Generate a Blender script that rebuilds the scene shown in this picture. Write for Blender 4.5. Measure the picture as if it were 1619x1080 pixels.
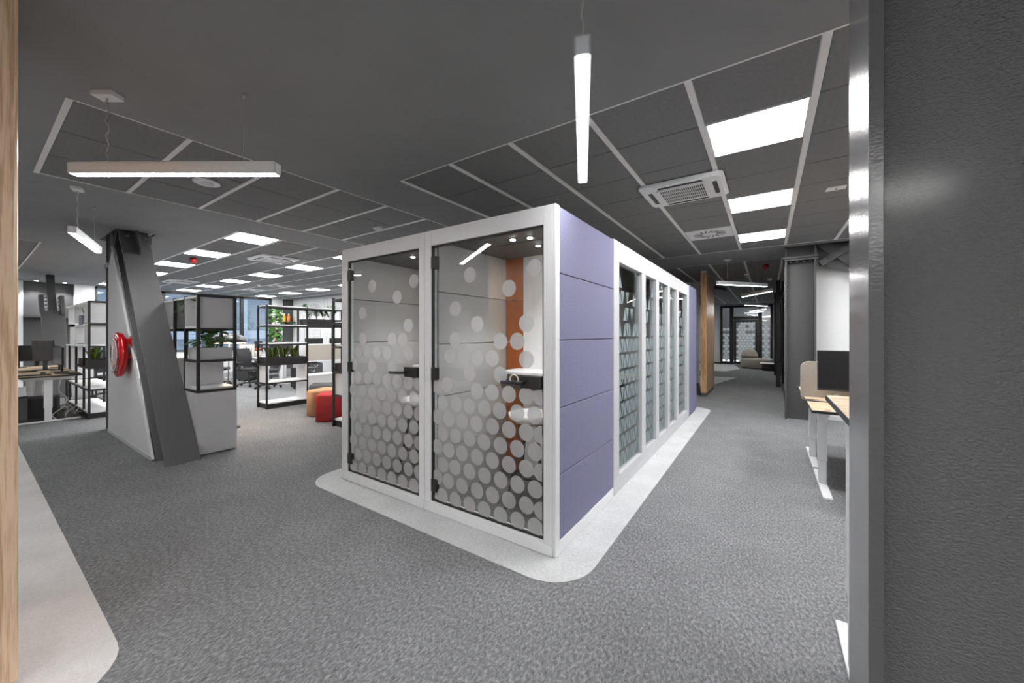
import bpy, bmesh, math, random
from mathutils import Vector, Matrix
random.seed(7)
C = bpy.context.scene.collection
for o in list(bpy.data.objects): bpy.data.objects.remove(o)
PI = math.pi

# ---------------------------------------------------------------- camera, world, exposure
YAW = math.radians(34.28)
cd = bpy.data.cameras.new('camera'); cam = bpy.data.objects.new('camera', cd); C.objects.link(cam)
cam.location = (0, 0, 1.45); cam.rotation_euler = (PI/2, 0, YAW)
cd.sensor_fit = 'HORIZONTAL'; cd.sensor_width = 36.0; cd.lens = 592.0/1619.0*36.0
cd.shift_y = -11.0/1619.0; cd.clip_start = 0.05; cd.clip_end = 200
bpy.context.scene.camera = cam
sc = bpy.context.scene
sc.view_settings.view_transform = 'Standard'; sc.view_settings.look = 'None'
sc.view_settings.gamma = 1.0; sc.view_settings.use_curve_mapping = False
sc.view_settings.exposure = 2.08
W = bpy.data.worlds.new('daylight'); sc.world = W; W.use_nodes = True
wn = W.node_tree.nodes; wl = W.node_tree.links
bg = wn['Background']; bg.inputs['Color'].default_value = (0.82, 0.87, 0.93, 1); bg.inputs['Strength'].default_value = 0.85
PANEL_E = 9.8     # radiance of the recessed ceiling panels
PEND_E = 18.0       # radiance of the pendant diffusers
PEND_UP = 0.0

# ---------------------------------------------------------------- materials
def mat(name, col, rough=0.6, metal=0.0, spec=0.5, noise=None, bump=None, coat=0.0):
    m = bpy.data.materials.new(name); m.use_nodes = True
    nt = m.node_tree; b = nt.nodes['Principled BSDF']
    b.inputs['Base Color'].default_value = (*col, 1); b.inputs['Roughness'].default_value = rough
    b.inputs['Metallic'].default_value = metal; b.inputs['Specular IOR Level'].default_value = spec
    b.inputs['Coat Weight'].default_value = coat
    tc = nt.nodes.new('ShaderNodeTexCoord')
    if noise:                                   # (scale, amount, (sx,sy,sz))
        sc_, am, st = noise
        mp = nt.nodes.new('ShaderNodeMapping'); mp.inputs['Scale'].default_value = st
        n = nt.nodes.new('ShaderNodeTexNoise'); n.inputs['Scale'].default_value = sc_; n.inputs['Detail'].default_value = 4
        r = nt.nodes.new('ShaderNodeValToRGB')
        r.color_ramp.elements[0].position = 0.3; r.color_ramp.elements[1].position = 0.7
        r.color_ramp.elements[0].color = (*[c*(1-am) for c in col], 1)
        r.color_ramp.elements[1].color = (*[min(1, c*(1+am)) for c in col], 1)
        nt.links.new(tc.outputs['Object'], mp.inputs['Vector']); nt.links.new(mp.outputs[0], n.inputs['Vector'])
        nt.links.new(n.outputs['Fac'], r.inputs['Fac']); nt.links.new(r.outputs['Color'], b.inputs['Base Color'])
    if bump:                                    # (scale, strength, distance)
        n2 = nt.nodes.new('ShaderNodeTexNoise'); n2.inputs['Scale'].default_value = bump[0]; n2.inputs['Detail'].default_value = 3
        bp = nt.nodes.new('ShaderNodeBump'); bp.inputs['Strength'].default_value = bump[1]; bp.inputs['Distance'].default_value = bump[2]
        nt.links.new(tc.outputs['Object'], n2.inputs['Vector']); nt.links.new(n2.outputs['Fac'], bp.inputs['Height'])
        nt.links.new(bp.outputs['Normal'], b.inputs['Normal'])
    return m

def emis(name, col, e):
    m = bpy.data.materials.new(name); m.use_nodes = True; nt = m.node_tree; nt.nodes.clear()
    o = nt.nodes.new('ShaderNodeOutputMaterial'); s = nt.nodes.new('ShaderNodeEmission')
    s.inputs['Color'].default_value = (*col, 1); s.inputs['Strength'].default_value = e
    nt.links.new(s.outputs[0], o.inputs[0]); return m

def glass(name, tint=(0.93, 0.95, 0.95), base=0.05, rough=0.0):
    m = bpy.data.materials.new(name); m.use_nodes = True; nt = m.node_tree; nt.nodes.clear()
    o = nt.nodes.new('ShaderNodeOutputMaterial'); t = nt.nodes.new('ShaderNodeBsdfTransparent'); g = nt.nodes.new('ShaderNodeBsdfGlossy')
    t.inputs['Color'].default_value = (*tint, 1); g.inputs['Roughness'].default_value = rough
    lw = nt.nodes.new('ShaderNodeLayerWeight'); lw.inputs['Blend'].default_value = 0.5
    p = nt.nodes.new('ShaderNodeMath'); p.operation = 'POWER'; p.inputs[1].default_value = 5
    ma = nt.nodes.new('ShaderNodeMath'); ma.operation = 'MULTIPLY_ADD'; ma.inputs[1].default_value = 1-base; ma.inputs[2].default_value = base
    mx = nt.nodes.new('ShaderNodeMixShader')
    nt.links.new(lw.outputs['Facing'], p.inputs[0]); nt.links.new(p.outputs[0], ma.inputs[0]); nt.links.new(ma.outputs[0], mx.inputs['Fac'])
    nt.links.new(t.outputs[0], mx.inputs[1]); nt.links.new(g.outputs[0], mx.inputs[2]); nt.links.new(mx.outputs[0], o.inputs[0])
    return m

def frost(name, col, alpha):
    m = bpy.data.materials.new(name); m.use_nodes = True; nt = m.node_tree; nt.nodes.clear()
    o = nt.nodes.new('ShaderNodeOutputMaterial'); t = nt.nodes.new('ShaderNodeBsdfTransparent')
    d = nt.nodes.new('ShaderNodeBsdfDiffuse'); d.inputs['Color'].default_value = (*col, 1)
    tr = nt.nodes.new('ShaderNodeBsdfTranslucent'); tr.inputs['Color'].default_value = (*col, 1)
    m1 = nt.nodes.new('ShaderNodeMixShader'); m1.inputs['Fac'].default_value = 0.45
    m2 = nt.nodes.new('ShaderNodeMixShader'); m2.inputs['Fac'].default_value = alpha
    nt.links.new(d.outputs[0], m1.inputs[1]); nt.links.new(tr.outputs[0], m1.inputs[2])
    nt.links.new(t.outputs[0], m2.inputs[1]); nt.links.new(m1.outputs[0], m2.inputs[2]); nt.links.new(m2.outputs[0], o.inputs[0])
    return m

def carpet(name, dark, mid, light, sc_=1.0, streak=(1, 1, 1)):
    m = bpy.data.materials.new(name); m.use_nodes = True; nt = m.node_tree; b = nt.nodes['Principled BSDF']
    b.inputs['Roughness'].default_value = 0.95; b.inputs['Specular IOR Level'].default_value = 0.1
    tc = nt.nodes.new('ShaderNodeTexCoord'); mp = nt.nodes.new('ShaderNodeMapping'); mp.inputs['Scale'].default_value = streak
    nt.links.new(tc.outputs['Object'], mp.inputs['Vector'])
    n = nt.nodes.new('ShaderNodeTexNoise'); n.inputs['Scale'].default_value = 75*sc_; n.inputs['Detail'].default_value = 8; n.inputs['Roughness'].default_value = 0.78; mp.inputs['Rotation'].default_value = (0, 0, 0.6)
    n2 = nt.nodes.new('ShaderNodeTexNoise'); n2.inputs['Scale'].default_value = 3.0; n2.inputs['Detail'].default_value = 3
    nt.links.new(mp.outputs[0], n.inputs['Vector']); nt.links.new(tc.outputs['Object'], n2.inputs['Vector'])
    r = nt.nodes.new('ShaderNodeValToRGB'); e = r.color_ramp.elements
    e[0].position = 0.33; e[0].color = (*dark, 1); e[1].position = 0.67; e[1].color = (*light, 1)
    k = e.new(0.5); k.color = (*mid, 1)
    nt.links.new(n.outputs['Fac'], r.inputs['Fac'])
    r2 = nt.nodes.new('ShaderNodeMapRange'); r2.inputs['From Min'].default_value = 0.3; r2.inputs['From Max'].default_value = 0.7
    r2.inputs['To Min'].default_value = 0.93; r2.inputs['To Max'].default_value = 1.07
    nt.links.new(n2.outputs['Fac'], r2.inputs['Value'])
    mx = nt.nodes.new('ShaderNodeVectorMath'); mx.operation = 'SCALE'
    nt.links.new(r.outputs['Color'], mx.inputs[0]); nt.links.new(r2.outputs[0], mx.inputs['Scale']); nt.links.new(mx.outputs[0], b.inputs['Base Color'])
    bp = nt.nodes.new('ShaderNodeBump'); bp.inputs['Strength'].default_value = 0.08; bp.inputs['Distance'].default_value = 0.002
    nt.links.new(n.outputs['Fac'], bp.inputs['Height']); nt.links.new(bp.outputs['Normal'], b.inputs['Normal'])
    return m

def wood(name, light, dark, stretch=(6, 6, 0.55), rough=0.35, scale=1.6, dist=2.4):
    m = bpy.data.materials.new(name); m.use_nodes = True; nt = m.node_tree; b = nt.nodes['Principled BSDF']
    b.inputs['Roughness'].default_value = rough
    tc = nt.nodes.new('ShaderNodeTexCoord'); mp = nt.nodes.new('ShaderNodeMapping'); mp.inputs['Scale'].default_value = stretch
    nt.links.new(tc.outputs['Object'], mp.inputs['Vector'])
    n0 = nt.nodes.new('ShaderNodeTexNoise'); n0.inputs['Scale'].default_value = scale; n0.inputs['Detail'].default_value = 2; n0.inputs['Distortion'].default_value = 0.6
    nt.links.new(mp.outputs[0], n0.inputs['Vector'])
    mu = nt.nodes.new('ShaderNodeMath'); mu.operation = 'MULTIPLY'; mu.inputs[1].default_value = 16*dist
    si = nt.nodes.new('ShaderNodeMath'); si.operation = 'SINE'
    nt.links.new(n0.outputs['Fac'], mu.inputs[0]); nt.links.new(mu.outputs[0], si.inputs[0])
    n1 = nt.nodes.new('ShaderNodeTexNoise'); n1.inputs['Scale'].default_value = 14; n1.inputs['Detail'].default_value = 5
    nt.links.new(mp.outputs[0], n1.inputs['Vector'])
    ad = nt.nodes.new('ShaderNodeMath'); ad.operation = 'MULTIPLY_ADD'; ad.inputs[1].default_value = 0.16
    nt.links.new(si.outputs[0], ad.inputs[0]); nt.links.new(n1.outputs['Fac'], ad.inputs[2])
    r = nt.nodes.new('ShaderNodeValToRGB'); e = r.color_ramp.elements
    e[0].position = 0.3; e[0].color = (*dark, 1); e[1].position = 0.62; e[1].color = (*light, 1)
    nt.links.new(ad.outputs[0], r.inputs['Fac']); nt.links.new(r.outputs['Color'], b.inputs['Base Color'])
    bp = nt.nodes.new('ShaderNodeBump'); bp.inputs['Strength'].default_value = 0.12; bp.inputs['Distance'].default_value = 0.002
    nt.links.new(ad.outputs[0], bp.inputs['Height']); nt.links.new(bp.outputs['Normal'], b.inputs['Normal'])
    return m

M = {}
M['carpet'] = carpet('grey loop carpet', (0.075, 0.077, 0.081), (0.20, 0.203, 0.21), (0.40, 0.405, 0.42), 1.0, (1.0, 0.55, 1))
M['carpet_light'] = carpet('pale carpet', (0.46, 0.47, 0.48), (0.56, 0.57, 0.58), (0.66, 0.67, 0.68), 0.9)
M['carpet_warm'] = carpet('pale warm carpet', (0.60, 0.58, 0.58), (0.68, 0.66, 0.66), (0.76, 0.74, 0.74), 1.3)
M['plaster'] = mat('dark grey ceiling plaster', (0.265, 0.27, 0.277), 0.9, noise=(3, 0.03, (1, 1, 1)))
M['tile'] = mat('dark grey ceiling tile', (0.20, 0.202, 0.207), 0.9, noise=(40, 0.06, (1, 1, 1)))
M['bar'] = mat('grey ceiling profile', (0.78, 0.78, 0.78), 0.5)
M['plenum'] = mat('black plenum', (0.02, 0.02, 0.02), 0.9)
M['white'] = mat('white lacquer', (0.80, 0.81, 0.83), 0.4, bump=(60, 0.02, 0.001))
M['white_pod_dimmed'] = mat('white pod frame dimmed for light', (0.56, 0.57, 0.59), 0.5, bump=(60, 0.02, 0.001))  # white lacquer in a darker tone to offset strong light on the pod side
M['whitewall'] = mat('white wall paint', (0.72, 0.73, 0.745), 0.8, bump=(90, 0.05, 0.001))
M['greywhite'] = mat('light grey laminate', (0.60, 0.605, 0.62), 0.5, bump=(60, 0.02, 0.001))
M['felt'] = mat('lilac felt', (0.225, 0.222, 0.335), 0.95, spec=0.1, noise=(260, 0.22, (1, 1, 0.5)), bump=(300, 0.3, 0.002))
M['steel'] = mat('dark grey painted steel', (0.13, 0.13, 0.133), 0.42, bump=(70, 0.12, 0.002))
def orange_peel(name, col, rough, str_=0.55, sc_=130):
    m = mat(name, col, rough, coat=0.3)
    nt = m.node_tree; b = nt.nodes['Principled BSDF']; tc = nt.nodes.new('ShaderNodeTexCoord')
    mp = nt.nodes.new('ShaderNodeMapping'); mp.inputs['Scale'].default_value = (0.8, 0.8, 1.3)
    n = nt.nodes.new('ShaderNodeTexNoise'); n.inputs['Scale'].default_value = sc_; n.inputs['Detail'].default_value = 1.5; n.inputs['Distortion'].default_value = 0.3
    bp = nt.nodes.new('ShaderNodeBump'); bp.inputs['Strength'].default_value = str_; bp.inputs['Distance'].default_value = 0.009
    nt.links.new(tc.outputs['Object'], mp.inputs['Vector']); nt.links.new(mp.outputs[0], n.inputs['Vector'])
    nt.links.new(n.outputs['Fac'], bp.inputs['Height']); nt.links.new(bp.outputs['Normal'], b.inputs['Normal'])
    b.inputs['Coat Roughness'].default_value = 0.15
    return m
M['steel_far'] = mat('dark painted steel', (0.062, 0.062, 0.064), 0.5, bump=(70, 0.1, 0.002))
M['steel_peel'] = orange_peel('sprayed dark steel', (0.23, 0.231, 0.234), 0.30, 1.0, 110)
M['steel_gloss'] = orange_peel('glossy sprayed steel', (0.17, 0.17, 0.175), 0.22, 0.10, 90)
M['black'] = mat('black powder coat', (0.018, 0.018, 0.019), 0.5)
M['black_plastic'] = mat('black plastic', (0.022, 0.022, 0.024), 0.45)
M['darkgrey'] = mat('anthracite laminate', (0.075, 0.075, 0.078), 0.55)
M['screen'] = mat('dark screen', (0.012, 0.012, 0.014), 0.25)
M['glare_grey_display'] = mat('display greyed for reflection', (0.10, 0.10, 0.10), 0.2)  # lighter grey paints in the reflection on the screen
M['chrome'] = mat('brushed metal', (0.6, 0.6, 0.6), 0.3, 0.9)
M['chrome_dark'] = mat('gunmetal', (0.10, 0.10, 0.10), 0.42, 0.6)
M['booth_in'] = mat('light grey booth felt', (0.52, 0.515, 0.505), 0.9, spec=0.1, noise=(200, 0.05, (1, 1, 1)))
M['booth_white'] = mat('white booth back panel', (0.86, 0.86, 0.86), 0.45)
M['booth_dark'] = mat('dark booth ceiling', (0.09, 0.09, 0.09), 0.6)
M['orange'] = mat('burnt orange felt', (0.42, 0.09, 0.012), 0.85, spec=0.2, noise=(12, 0.15, (1, 1, 1)))
M['booth_carpet'] = carpet('booth carpet', (0.07, 0.07, 0.07), (0.17, 0.17, 0.17), (0.33, 0.33, 0.33), 0.8)
M['glass'] = glass('clear door glass', (0.965, 0.972, 0.972), 0.065)
M['glass_side'] = glass('clear side glass', (0.92, 0.94, 0.94), 0.06)
M['glass_win'] = glass('window glass', (0.80, 0.86, 0.92), 0.08)
M['frost'] = frost('frosted dot film', (0.72, 0.72, 0.72), 0.50)
M['frost_tri'] = frost('frosted triangle film', (0.45, 0.53, 0.55), 0.60)
M['frost_hex'] = frost('frosted hexagon film', (0.80, 0.82, 0.84), 0.75)
M['panel_light'] = emis('lit panel', (1.0, 0.99, 0.975), PANEL_E)
M['pend_light'] = emis('lit pendant diffuser', (1.0, 0.99, 0.98), PEND_E)
M['spot_light'] = emis('lit downlight', (1.0, 0.97, 0.92), 25)
M['warm_light'] = emis('warm lamp light', (1.0, 0.62, 0.3), 6)
M['siren'] = mat('red siren plastic', (0.45, 0.02, 0.02), 0.3)
M['red'] = mat('glossy red plastic', (0.58, 0.006, 0.01), 0.15, coat=0.6)
M['red_felt'] = mat('red felt', (0.46, 0.05, 0.055), 0.9, spec=0.1, noise=(150, 0.15, (1, 1, 1)))
M['orange_felt'] = mat('apricot felt', (0.52, 0.31, 0.18), 0.9, spec=0.1, noise=(150, 0.1, (1, 1, 1)))
M['grey_felt'] = mat('grey felt', (0.12, 0.12, 0.125), 0.9, spec=0.1)
M['beige'] = mat('beige upholstery', (0.43, 0.39, 0.34), 0.9, spec=0.1, noise=(180, 0.08, (1, 1, 1)))
M['woodA'] = wood('oak veneer pillar', (0.90, 0.65, 0.45), (0.62, 0.39, 0.23), (12, 12, 0.5), 0.28, 1.4, 2.0)
M['woodB'] = wood('walnut tone veneer', (0.60, 0.38, 0.20), (0.38, 0.22, 0.11), (3.5, 3.5, 0.45), 0.3, 1.2, 1.6)
M['desk'] = wood('oak desktop', (0.66, 0.50, 0.34), (0.50, 0.36, 0.23), (0.8, 4, 4), 0.45, 1.5, 1.5)
M['leaf'] = mat('green leaf', (0.09, 0.23, 0.05), 0.4, noise=(9, 0.5, (1, 1, 1)))
M['leaf_dark'] = mat('dark green leaf', (0.04, 0.13, 0.03), 0.35, noise=(9, 0.4, (1, 1, 1)))
M['leaf_yellow'] = mat('yellow leaf margin', (0.42, 0.42, 0.05), 0.45)
M['soil'] = mat('dark soil', (0.02, 0.015, 0.012), 0.95, bump=(60, 0.6, 0.01))
M['paper'] = mat('white paper', (0.75, 0.75, 0.74), 0.8)
M['cable'] = mat('pale cable', (0.55, 0.55, 0.54), 0.5)
M['facade'] = mat('blue grey facade glass', (0.15, 0.175, 0.20), 0.5, noise=(0.5, 0.25, (1, 1, 1)))
M['facade_light'] = mat('pale facade panel', (0.30, 0.33, 0.36), 0.6)
M['chair_mesh'] = mat('dark chair fabric', (0.035, 0.036, 0.04), 0.8)
M['chair_grey'] = mat('grey chair plastic', (0.25, 0.25, 0.26), 0.5)
M['yellow'] = mat('yellow plastic', (0.75, 0.42, 0.02), 0.4)
M['orange_plastic'] = mat('orange plastic', (0.8, 0.2, 0.03), 0.4)

# ---------------------------------------------------------------- mesh builder
class MB:
    def __init__(s, off=(0, 0, 0)): s.v = []; s.f = []; s.off = Vector(off); s.sm = []
    def add(s, vs, fs, smooth=False):
        n = len(s.v); s.v += [Vector(v)-s.off for v in vs]; s.f += [tuple(i+n for i in f) for f in fs]; s.sm += [smooth]*len(fs); return s
    def box(s, x0, x1, y0, y1, z0, z1):
        if x0 > x1: x0, x1 = x1, x0
        if y0 > y1: y0, y1 = y1, y0
        if z0 > z1: z0, z1 = z1, z0
        return s.add([(x0,y0,z0),(x1,y0,z0),(x1,y1,z0),(x0,y1,z0),(x0,y0,z1),(x1,y0,z1),(x1,y1,z1),(x0,y1,z1)],
              [(0,3,2,1),(4,5,6,7),(0,1,5,4),(1,2,6,5),(2,3,7,6),(3,0,4,7)])
    def prism(s, pts, d):                       # closed polygon (3D points) extruded by vector d
        n = len(pts); a = [Vector(p) for p in pts]; d = Vector(d); b = [p+d for p in a]
        return s.add(a+b, [tuple(range(n-1, -1, -1)), tuple(range(n, 2*n))]+[(i, (i+1) % n, n+(i+1) % n, n+i) for i in range(n)])
    def bar(s, p, q, w, h=None, up=(0, 0, 1)):  # rectangular bar from p to q
        h = h or w; p, q = Vector(p), Vector(q); d = (q-p).normalized(); u = Vector(up)
        if abs(d.dot(u)) > 0.99: u = Vector((0, 1, 0))
        sx = d.cross(u).normalized(); sz = sx.cross(d).normalized()
        c = [sx*w/2+sz*h/2, -sx*w/2+sz*h/2, -sx*w/2-sz*h/2, sx*w/2-sz*h/2]
        return s.prism([p+k for k in c], q-p)
    def tube(s, pts, r, n=8, r2=None):
        pts = [Vector(p) for p in pts]; m = len(pts); vs = []; fs = []
        prev = None
        for i, p in enumerate(pts):
            d = (pts[min(i+1, m-1)]-pts[max(i-1, 0)]).normalized()
            if prev is None:
                u = Vector((0, 0, 1)) if abs(d.z) < 0.9 else Vector((1, 0, 0)); a = d.cross(u).normalized()
            else: a = (prev-d*prev.dot(d)).normalized()
            prev = a; b = d.cross(a); rr = r if r2 is None else r+(r2-r)*i/(m-1)
            vs += [p+a*math.cos(2*PI*k/n)*rr+b*math.sin(2*PI*k/n)*rr for k in range(n)]
        for i in range(m-1):
            for k in range(n): fs.append((i*n+k, i*n+(k+1) % n, (i+1)*n+(k+1) % n, (i+1)*n+k))
        fs += [tuple(range(n-1, -1, -1)), tuple(range((m-1)*n, m*n))]
        return s.add(vs, fs, True)
    def lathe(s, prof, c=(0, 0, 0), n=24, axis='z'):      # prof: (r, h) list
        vs = []; fs = []; c = Vector(c)
        for r, h in prof:
            for k in range(n):
                a = 2*PI*k/n; x, y = r*math.cos(a), r*math.sin(a)
                vs.append(c+Vector({'z': (x, y, h), 'x': (h, x, y), 'y': (x, -h, y)}[axis]))
        for i in range(len(prof)-1):
            for k in range(n): fs.append((i*n+k, i*n+(k+1) % n, (i+1)*n+(k+1) % n, (i+1)*n+k))
        fs += [tuple(range(n-1, -1, -1)), tuple(range((len(prof)-1)*n, len(prof)*n))]
        return s.add(vs, fs, True)
    def rrect(s, x0, x1, y0, y1, z0, z1, r, seg=5, corners=(1, 1, 1, 1)):
        return s.prism([(x, y, z0) for x, y in rr(x0, x1, y0, y1, r, seg, corners)], (0, 0, z1-z0))
    def build(s, name, m, parent=None, bevel=0, autosmooth=True):
        me = bpy.data.meshes.new(name); me.from_pydata([tuple(v) for v in s.v], [], s.f); me.update()
        bm = bmesh.new(); bm.from_mesh(me); bmesh.ops.recalc_face_normals(bm, faces=bm.faces); bm.to_mesh(me); bm.free()
        for p, q in zip(me.polygons, s.sm): p.use_smooth = q and len(p.vertices) <= 4
        me.materials.append(m); o = bpy.data.objects.new(name, me); C.objects.link(o)
        if parent: o.parent = parent
        if bevel:
            b = o.modifiers.new('bevel', 'BEVEL'); b.width = bevel; b.segments = 2; b.limit_method = 'ANGLE'
        return o

def rr(x0, x1, y0, y1, r, seg=5, corners=(1, 1, 1, 1)):
    out = []
    for i, (cx, cy, a0) in enumerate([(x0+r, y0+r, PI), (x1-r, y0+r, 1.5*PI), (x1-r, y1-r, 0), (x0+r, y1-r, 0.5*PI)]):
        if corners[i]: out += [(cx+r*math.cos(a0+PI/2*k/seg), cy+r*math.sin(a0+PI/2*k/seg)) for k in range(seg+1)]
        else: out.append([(x0, y0), (x1, y0), (x1, y1), (x0, y1)][i])
    return out

def tag(o, label=None, cat=None, group=None, kind=None):
    if label: o['label'] = label
    if cat: o['category'] = cat
    if group: o['group'] = group
    if kind: o['kind'] = kind
    return o
def thing(name, label, cat, loc=(0, 0, 0), rz=0, group=None):
    o = bpy.data.objects.new(name, None); C.objects.link(o); o.location = loc; o.rotation_euler = (0, 0, rz)
    o.empty_display_size = 0.1
    return tag(o, label, cat, group)
def struct(name, mb, m, bevel=0): return tag(mb.build(name, m, None, bevel), kind='structure')
def copy_tree(o, parent=None):
    c = o.copy(); C.objects.link(c); c.parent = parent
    for ch in list(o.children): copy_tree(ch, c)
    return c
def B(root): return MB(root.location)           # builder in world coordinates under an unrotated root

ZC = 2.95      # ceiling height
# ---------------------------------------------------------------- floor and pale carpet islands
struct('floor', MB().box(-18.5, 6, -8, 23.5, -0.1, 0.0), M['carpet'])
struct('trim_1', MB().rrect(-3.80, -0.885, 1.90, 8.25, 0.0, 0.004, 0.30, 8), M['carpet_light'])
struct('trim_2', MB().rrect(-8.6, -2.22, -4.5, 0.41, 0.0, 0.004, 0.30, 8, (0, 0, 1, 0)), M['carpet_warm'])
struct('trim_3', MB().prism([(-4.2, 11.9, 0.0), (-1.35, 11.9, 0.0), (-0.85, 14.6, 0.0), (-4.2, 14.6, 0.0)], (0, 0, 0.004)), M['carpet_light'])
struct('trim_4', MB().prism([(-4.2, 16.9, 0.0), (-1.35, 16.9, 0.0), (-0.95, 18.4, 0.0), (-1.3, 20.9, 0.0), (-4.2, 20.9, 0.0)], (0, 0, 0.004)), M['carpet_light'])

# ---------------------------------------------------------------- ceiling with openings
# fields: name, x0, x1, y0, y1
PX = 0.64
FR = (-2.97, 2.19, 2.405, 7.76)
FL = (-5.60, -3.66, 0.366, 6.99)
FM = (-17.0, -6.38, 2.25, 8.05)
FC = (-2.97, 0.27, 9.03, 20.9)
FF = (-16.8, -9.75, -2.3, 0.71)
FB = (-5.0, 2.8, -7.0, -1.6)
holes = [FR, FL, FM, FC, FF, FB, (-8.75, -7.62, 1.22, 1.64), (0.25, 1.9, 7.98, 8.3)]
xs = sorted({-18.5, 6.0} | {h[0] for h in holes} | {h[1] for h in holes})
ys = sorted({-8.0, 23.5} | {h[2] for h in holes} | {h[3] for h in holes})
b = MB()
for j in range(len(ys)-1):
    run = None
    for i in range(len(xs)-1):
        cx, cy = (xs[i]+xs[i+1])/2, (ys[j]+ys[j+1])/2
        hole = any(h[0] < cx < h[1] and h[2] < cy < h[3] for h in holes)
        if not hole: run = xs[i] if run is None else run
        if (hole or i == len(xs)-2) and run is not None:
            b.box(run, xs[i] if hole else xs[i+1], ys[j], ys[j+1], ZC, ZC+0.03); run = None
ceiling = struct('ceiling', b, M['plaster'])
struct('trim_5', MB().box(-18.5, 6, -8, 23.5, 3.3, 3.35), M['plenum'])     # slab above the plenum

tile_me = {}
def field(F, px, py, bars, skip, clipx=None):
    """tiles in a field; bars 'y' = wide profiles run along Y, 'x' = along X. skip: (i,j) cells left open."""
    x0, x1, y0, y1 = F
    bw = 0.034
    g = MB()
    nx = int(math.ceil((x1-x0)/px-0.05)); ny = int(math.ceil((y1-y0)/py-0.05))
    if bars == 'y':
        for i in range(nx+1):
            x = x1-i*px
            if x-0.04 > x0-0.05: g.box(max(x-0.04, x0), x, y0, y1, ZC-0.003, ZC+0.02)
        g.box(x0, x1, y0, y0+0.014, ZC-0.001, ZC+0.02); g.box(x0, x1, y1-0.014, y1, ZC-0.001, ZC+0.02)
    else:
        for j in range(ny+1):
            y = y0+j*py
            if y < y1+0.01: g.box(x0, x1, y, min(y+bw, y1+0.012), ZC-0.003, ZC+0.02)
        g.box(x0, x0+0.014, y0, y1, ZC-0.001, ZC+0.02); g.box(x1-0.014, x1, y0, y1, ZC-0.001, ZC+0.02)
    gr = g.build('ceiling_grid', M['bar'], ceiling)
    for i in range(nx):
        for j in range(ny):
            if (i, j) in skip: continue
            # cells counted from the x1 side (i) and the y0 side (j)
            if bars == 'y': a, c = x1-i*px-px+0.004, x1-i*px-0.044; d, e = y0+j*py+0.005, y0+j*py+py-0.005
            else: a, c = x1-i*px-px+0.005, x1-i*px-0.005; d, e = y0+j*py+bw+0.004, y0+j*py+py-0.004
            a = max(a, x0+0.016); e = min(e, y1-0.016); d = max(d, y0+0.016)
            if c-a < 0.05 or e-d < 0.05: continue
            key = (round(c-a, 3), round(e-d, 3))
            if key not in tile_me:
                w, h = key
                tile_me[key] = MB().box(-w/2, w/2, -h/2, h/2, 0, 0.015)
                o = tile_me[key].build('ceiling_tile', M['tile'], gr); tile_me[key] = o.data
            else:
                o = bpy.data.objects.new('ceiling_tile', tile_me[key]); C.objects.link(o); o.parent = gr
            o.location = ((a+c)/2, (d+e)/2, ZC+0.004)
    return gr
# right field: light/AC/diffuser cells
PYR = 0.595
def cell_r(i, j): x = FR[1]-i*PX; y = FR[2]+j*PYR; return (x-PX+0.0, x-0.04, y, y+PYR)
# x columns: tile from -0.37 to 0.23 -> i = (2.19-0.27)/0.64 = 3 ; next left col i=4 (-1.01..-0.41)
field(FR, PX, PYR, 'y', {(3, 1), (3, 4), (3, 7), (4, 6), (0, 1), (0, 4), (0, 7)})
PXM, PYM = 0.635, 0.59
lights_m = [(i, j) for j in (0, 3, 7) for i in (0, 3, 6, 9, 12, 15)]
field(FM, PXM, PYM, 'x', set(lights_m) | {(9, 5), (12, 5)})
field(FL, 0.6467, 0.602, 'x', set())
lights_c = []
field(FC, PX, 0.595, 'y', set(lights_c))
field(FF, PXM, 0.6, 'x', {(1, 1), (4, 1), (7, 1)})
fill_lights_b = [(2, 3), (5, 3), (8, 3), (2, 7), (5, 7), (8, 7)]  # unseen panels added as fill light for the foreground
field(FB, PX, 0.6, 'x', set(fill_lights_b))

# ---------------------------------------------------------------- recessed light panels
def ceiling_light(x0, x1, y0, y1, label, group=None):
    t = thing('ceiling_light', label, 'ceiling light', ((x0+x1)/2, (y0+y1)/2, ZC-0.002), 0, group)
    f = B(t); w = 0.012
    f.box(x0, x1, y0, y0+w, ZC-0.002, ZC+0.03).box(x0, x1, y1-w, y1, ZC-0.002, ZC+0.03)
    f.box(x0, x0+w, y0+w, y1-w, ZC-0.002, ZC+0.03).box(x1-w, x1, y0+w, y1-w, ZC-0.002, ZC+0.03)
    f.build('frame', M['white'], t)
    B(t).box(x0+w, x1-w, y0+w, y1-w, ZC+0.002, ZC+0.008).build('diffuser', M['panel_light'], t)
    return t
gr_r = 'square light panels over the right walkway'
for j, lab in ((1, 'largest square light panel above the walkway, nearest the dark steel column'),
               (4, 'middle light panel of the row above the right walkway beside the ceiling air conditioner'),
               (7, 'farthest light panel of the row above the right walkway')):
    c = cell_r(3, j); ceiling_light(-0.37, 0.23, c[2]+0.006, c[3]-0.006, lab, gr_r)
for j in (1, 4, 7):
    c = cell_r(0, j); ceiling_light(c[0]+0.02, c[1], c[2]+0.006, c[3]-0.006, ('nearest', 'middle', 'farthest')[j//3]+' light panel of the row over the right desks, behind the steel column', 'light panels over the right desks')
names_row = {0: 'row nearest the slanted steel brace', 3: 'middle row of the open office', 7: 'back row near the drawing wall'}
ordn = ['first', 'second', 'third', 'fourth', 'fifth', 'sixth']
for i, j in lights_m:
    x1 = FM[1]-i*PXM; y0 = FM[2]+j*PYM+0.034
    ceiling_light(max(x1-PXM+0.006, FM[0]+0.02), x1-0.006, y0, y0+PYM-0.04, '%s light panel towards the windows, %s' % (ordn[i//3], names_row[j]), 'square light panels over the open office')
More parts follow.
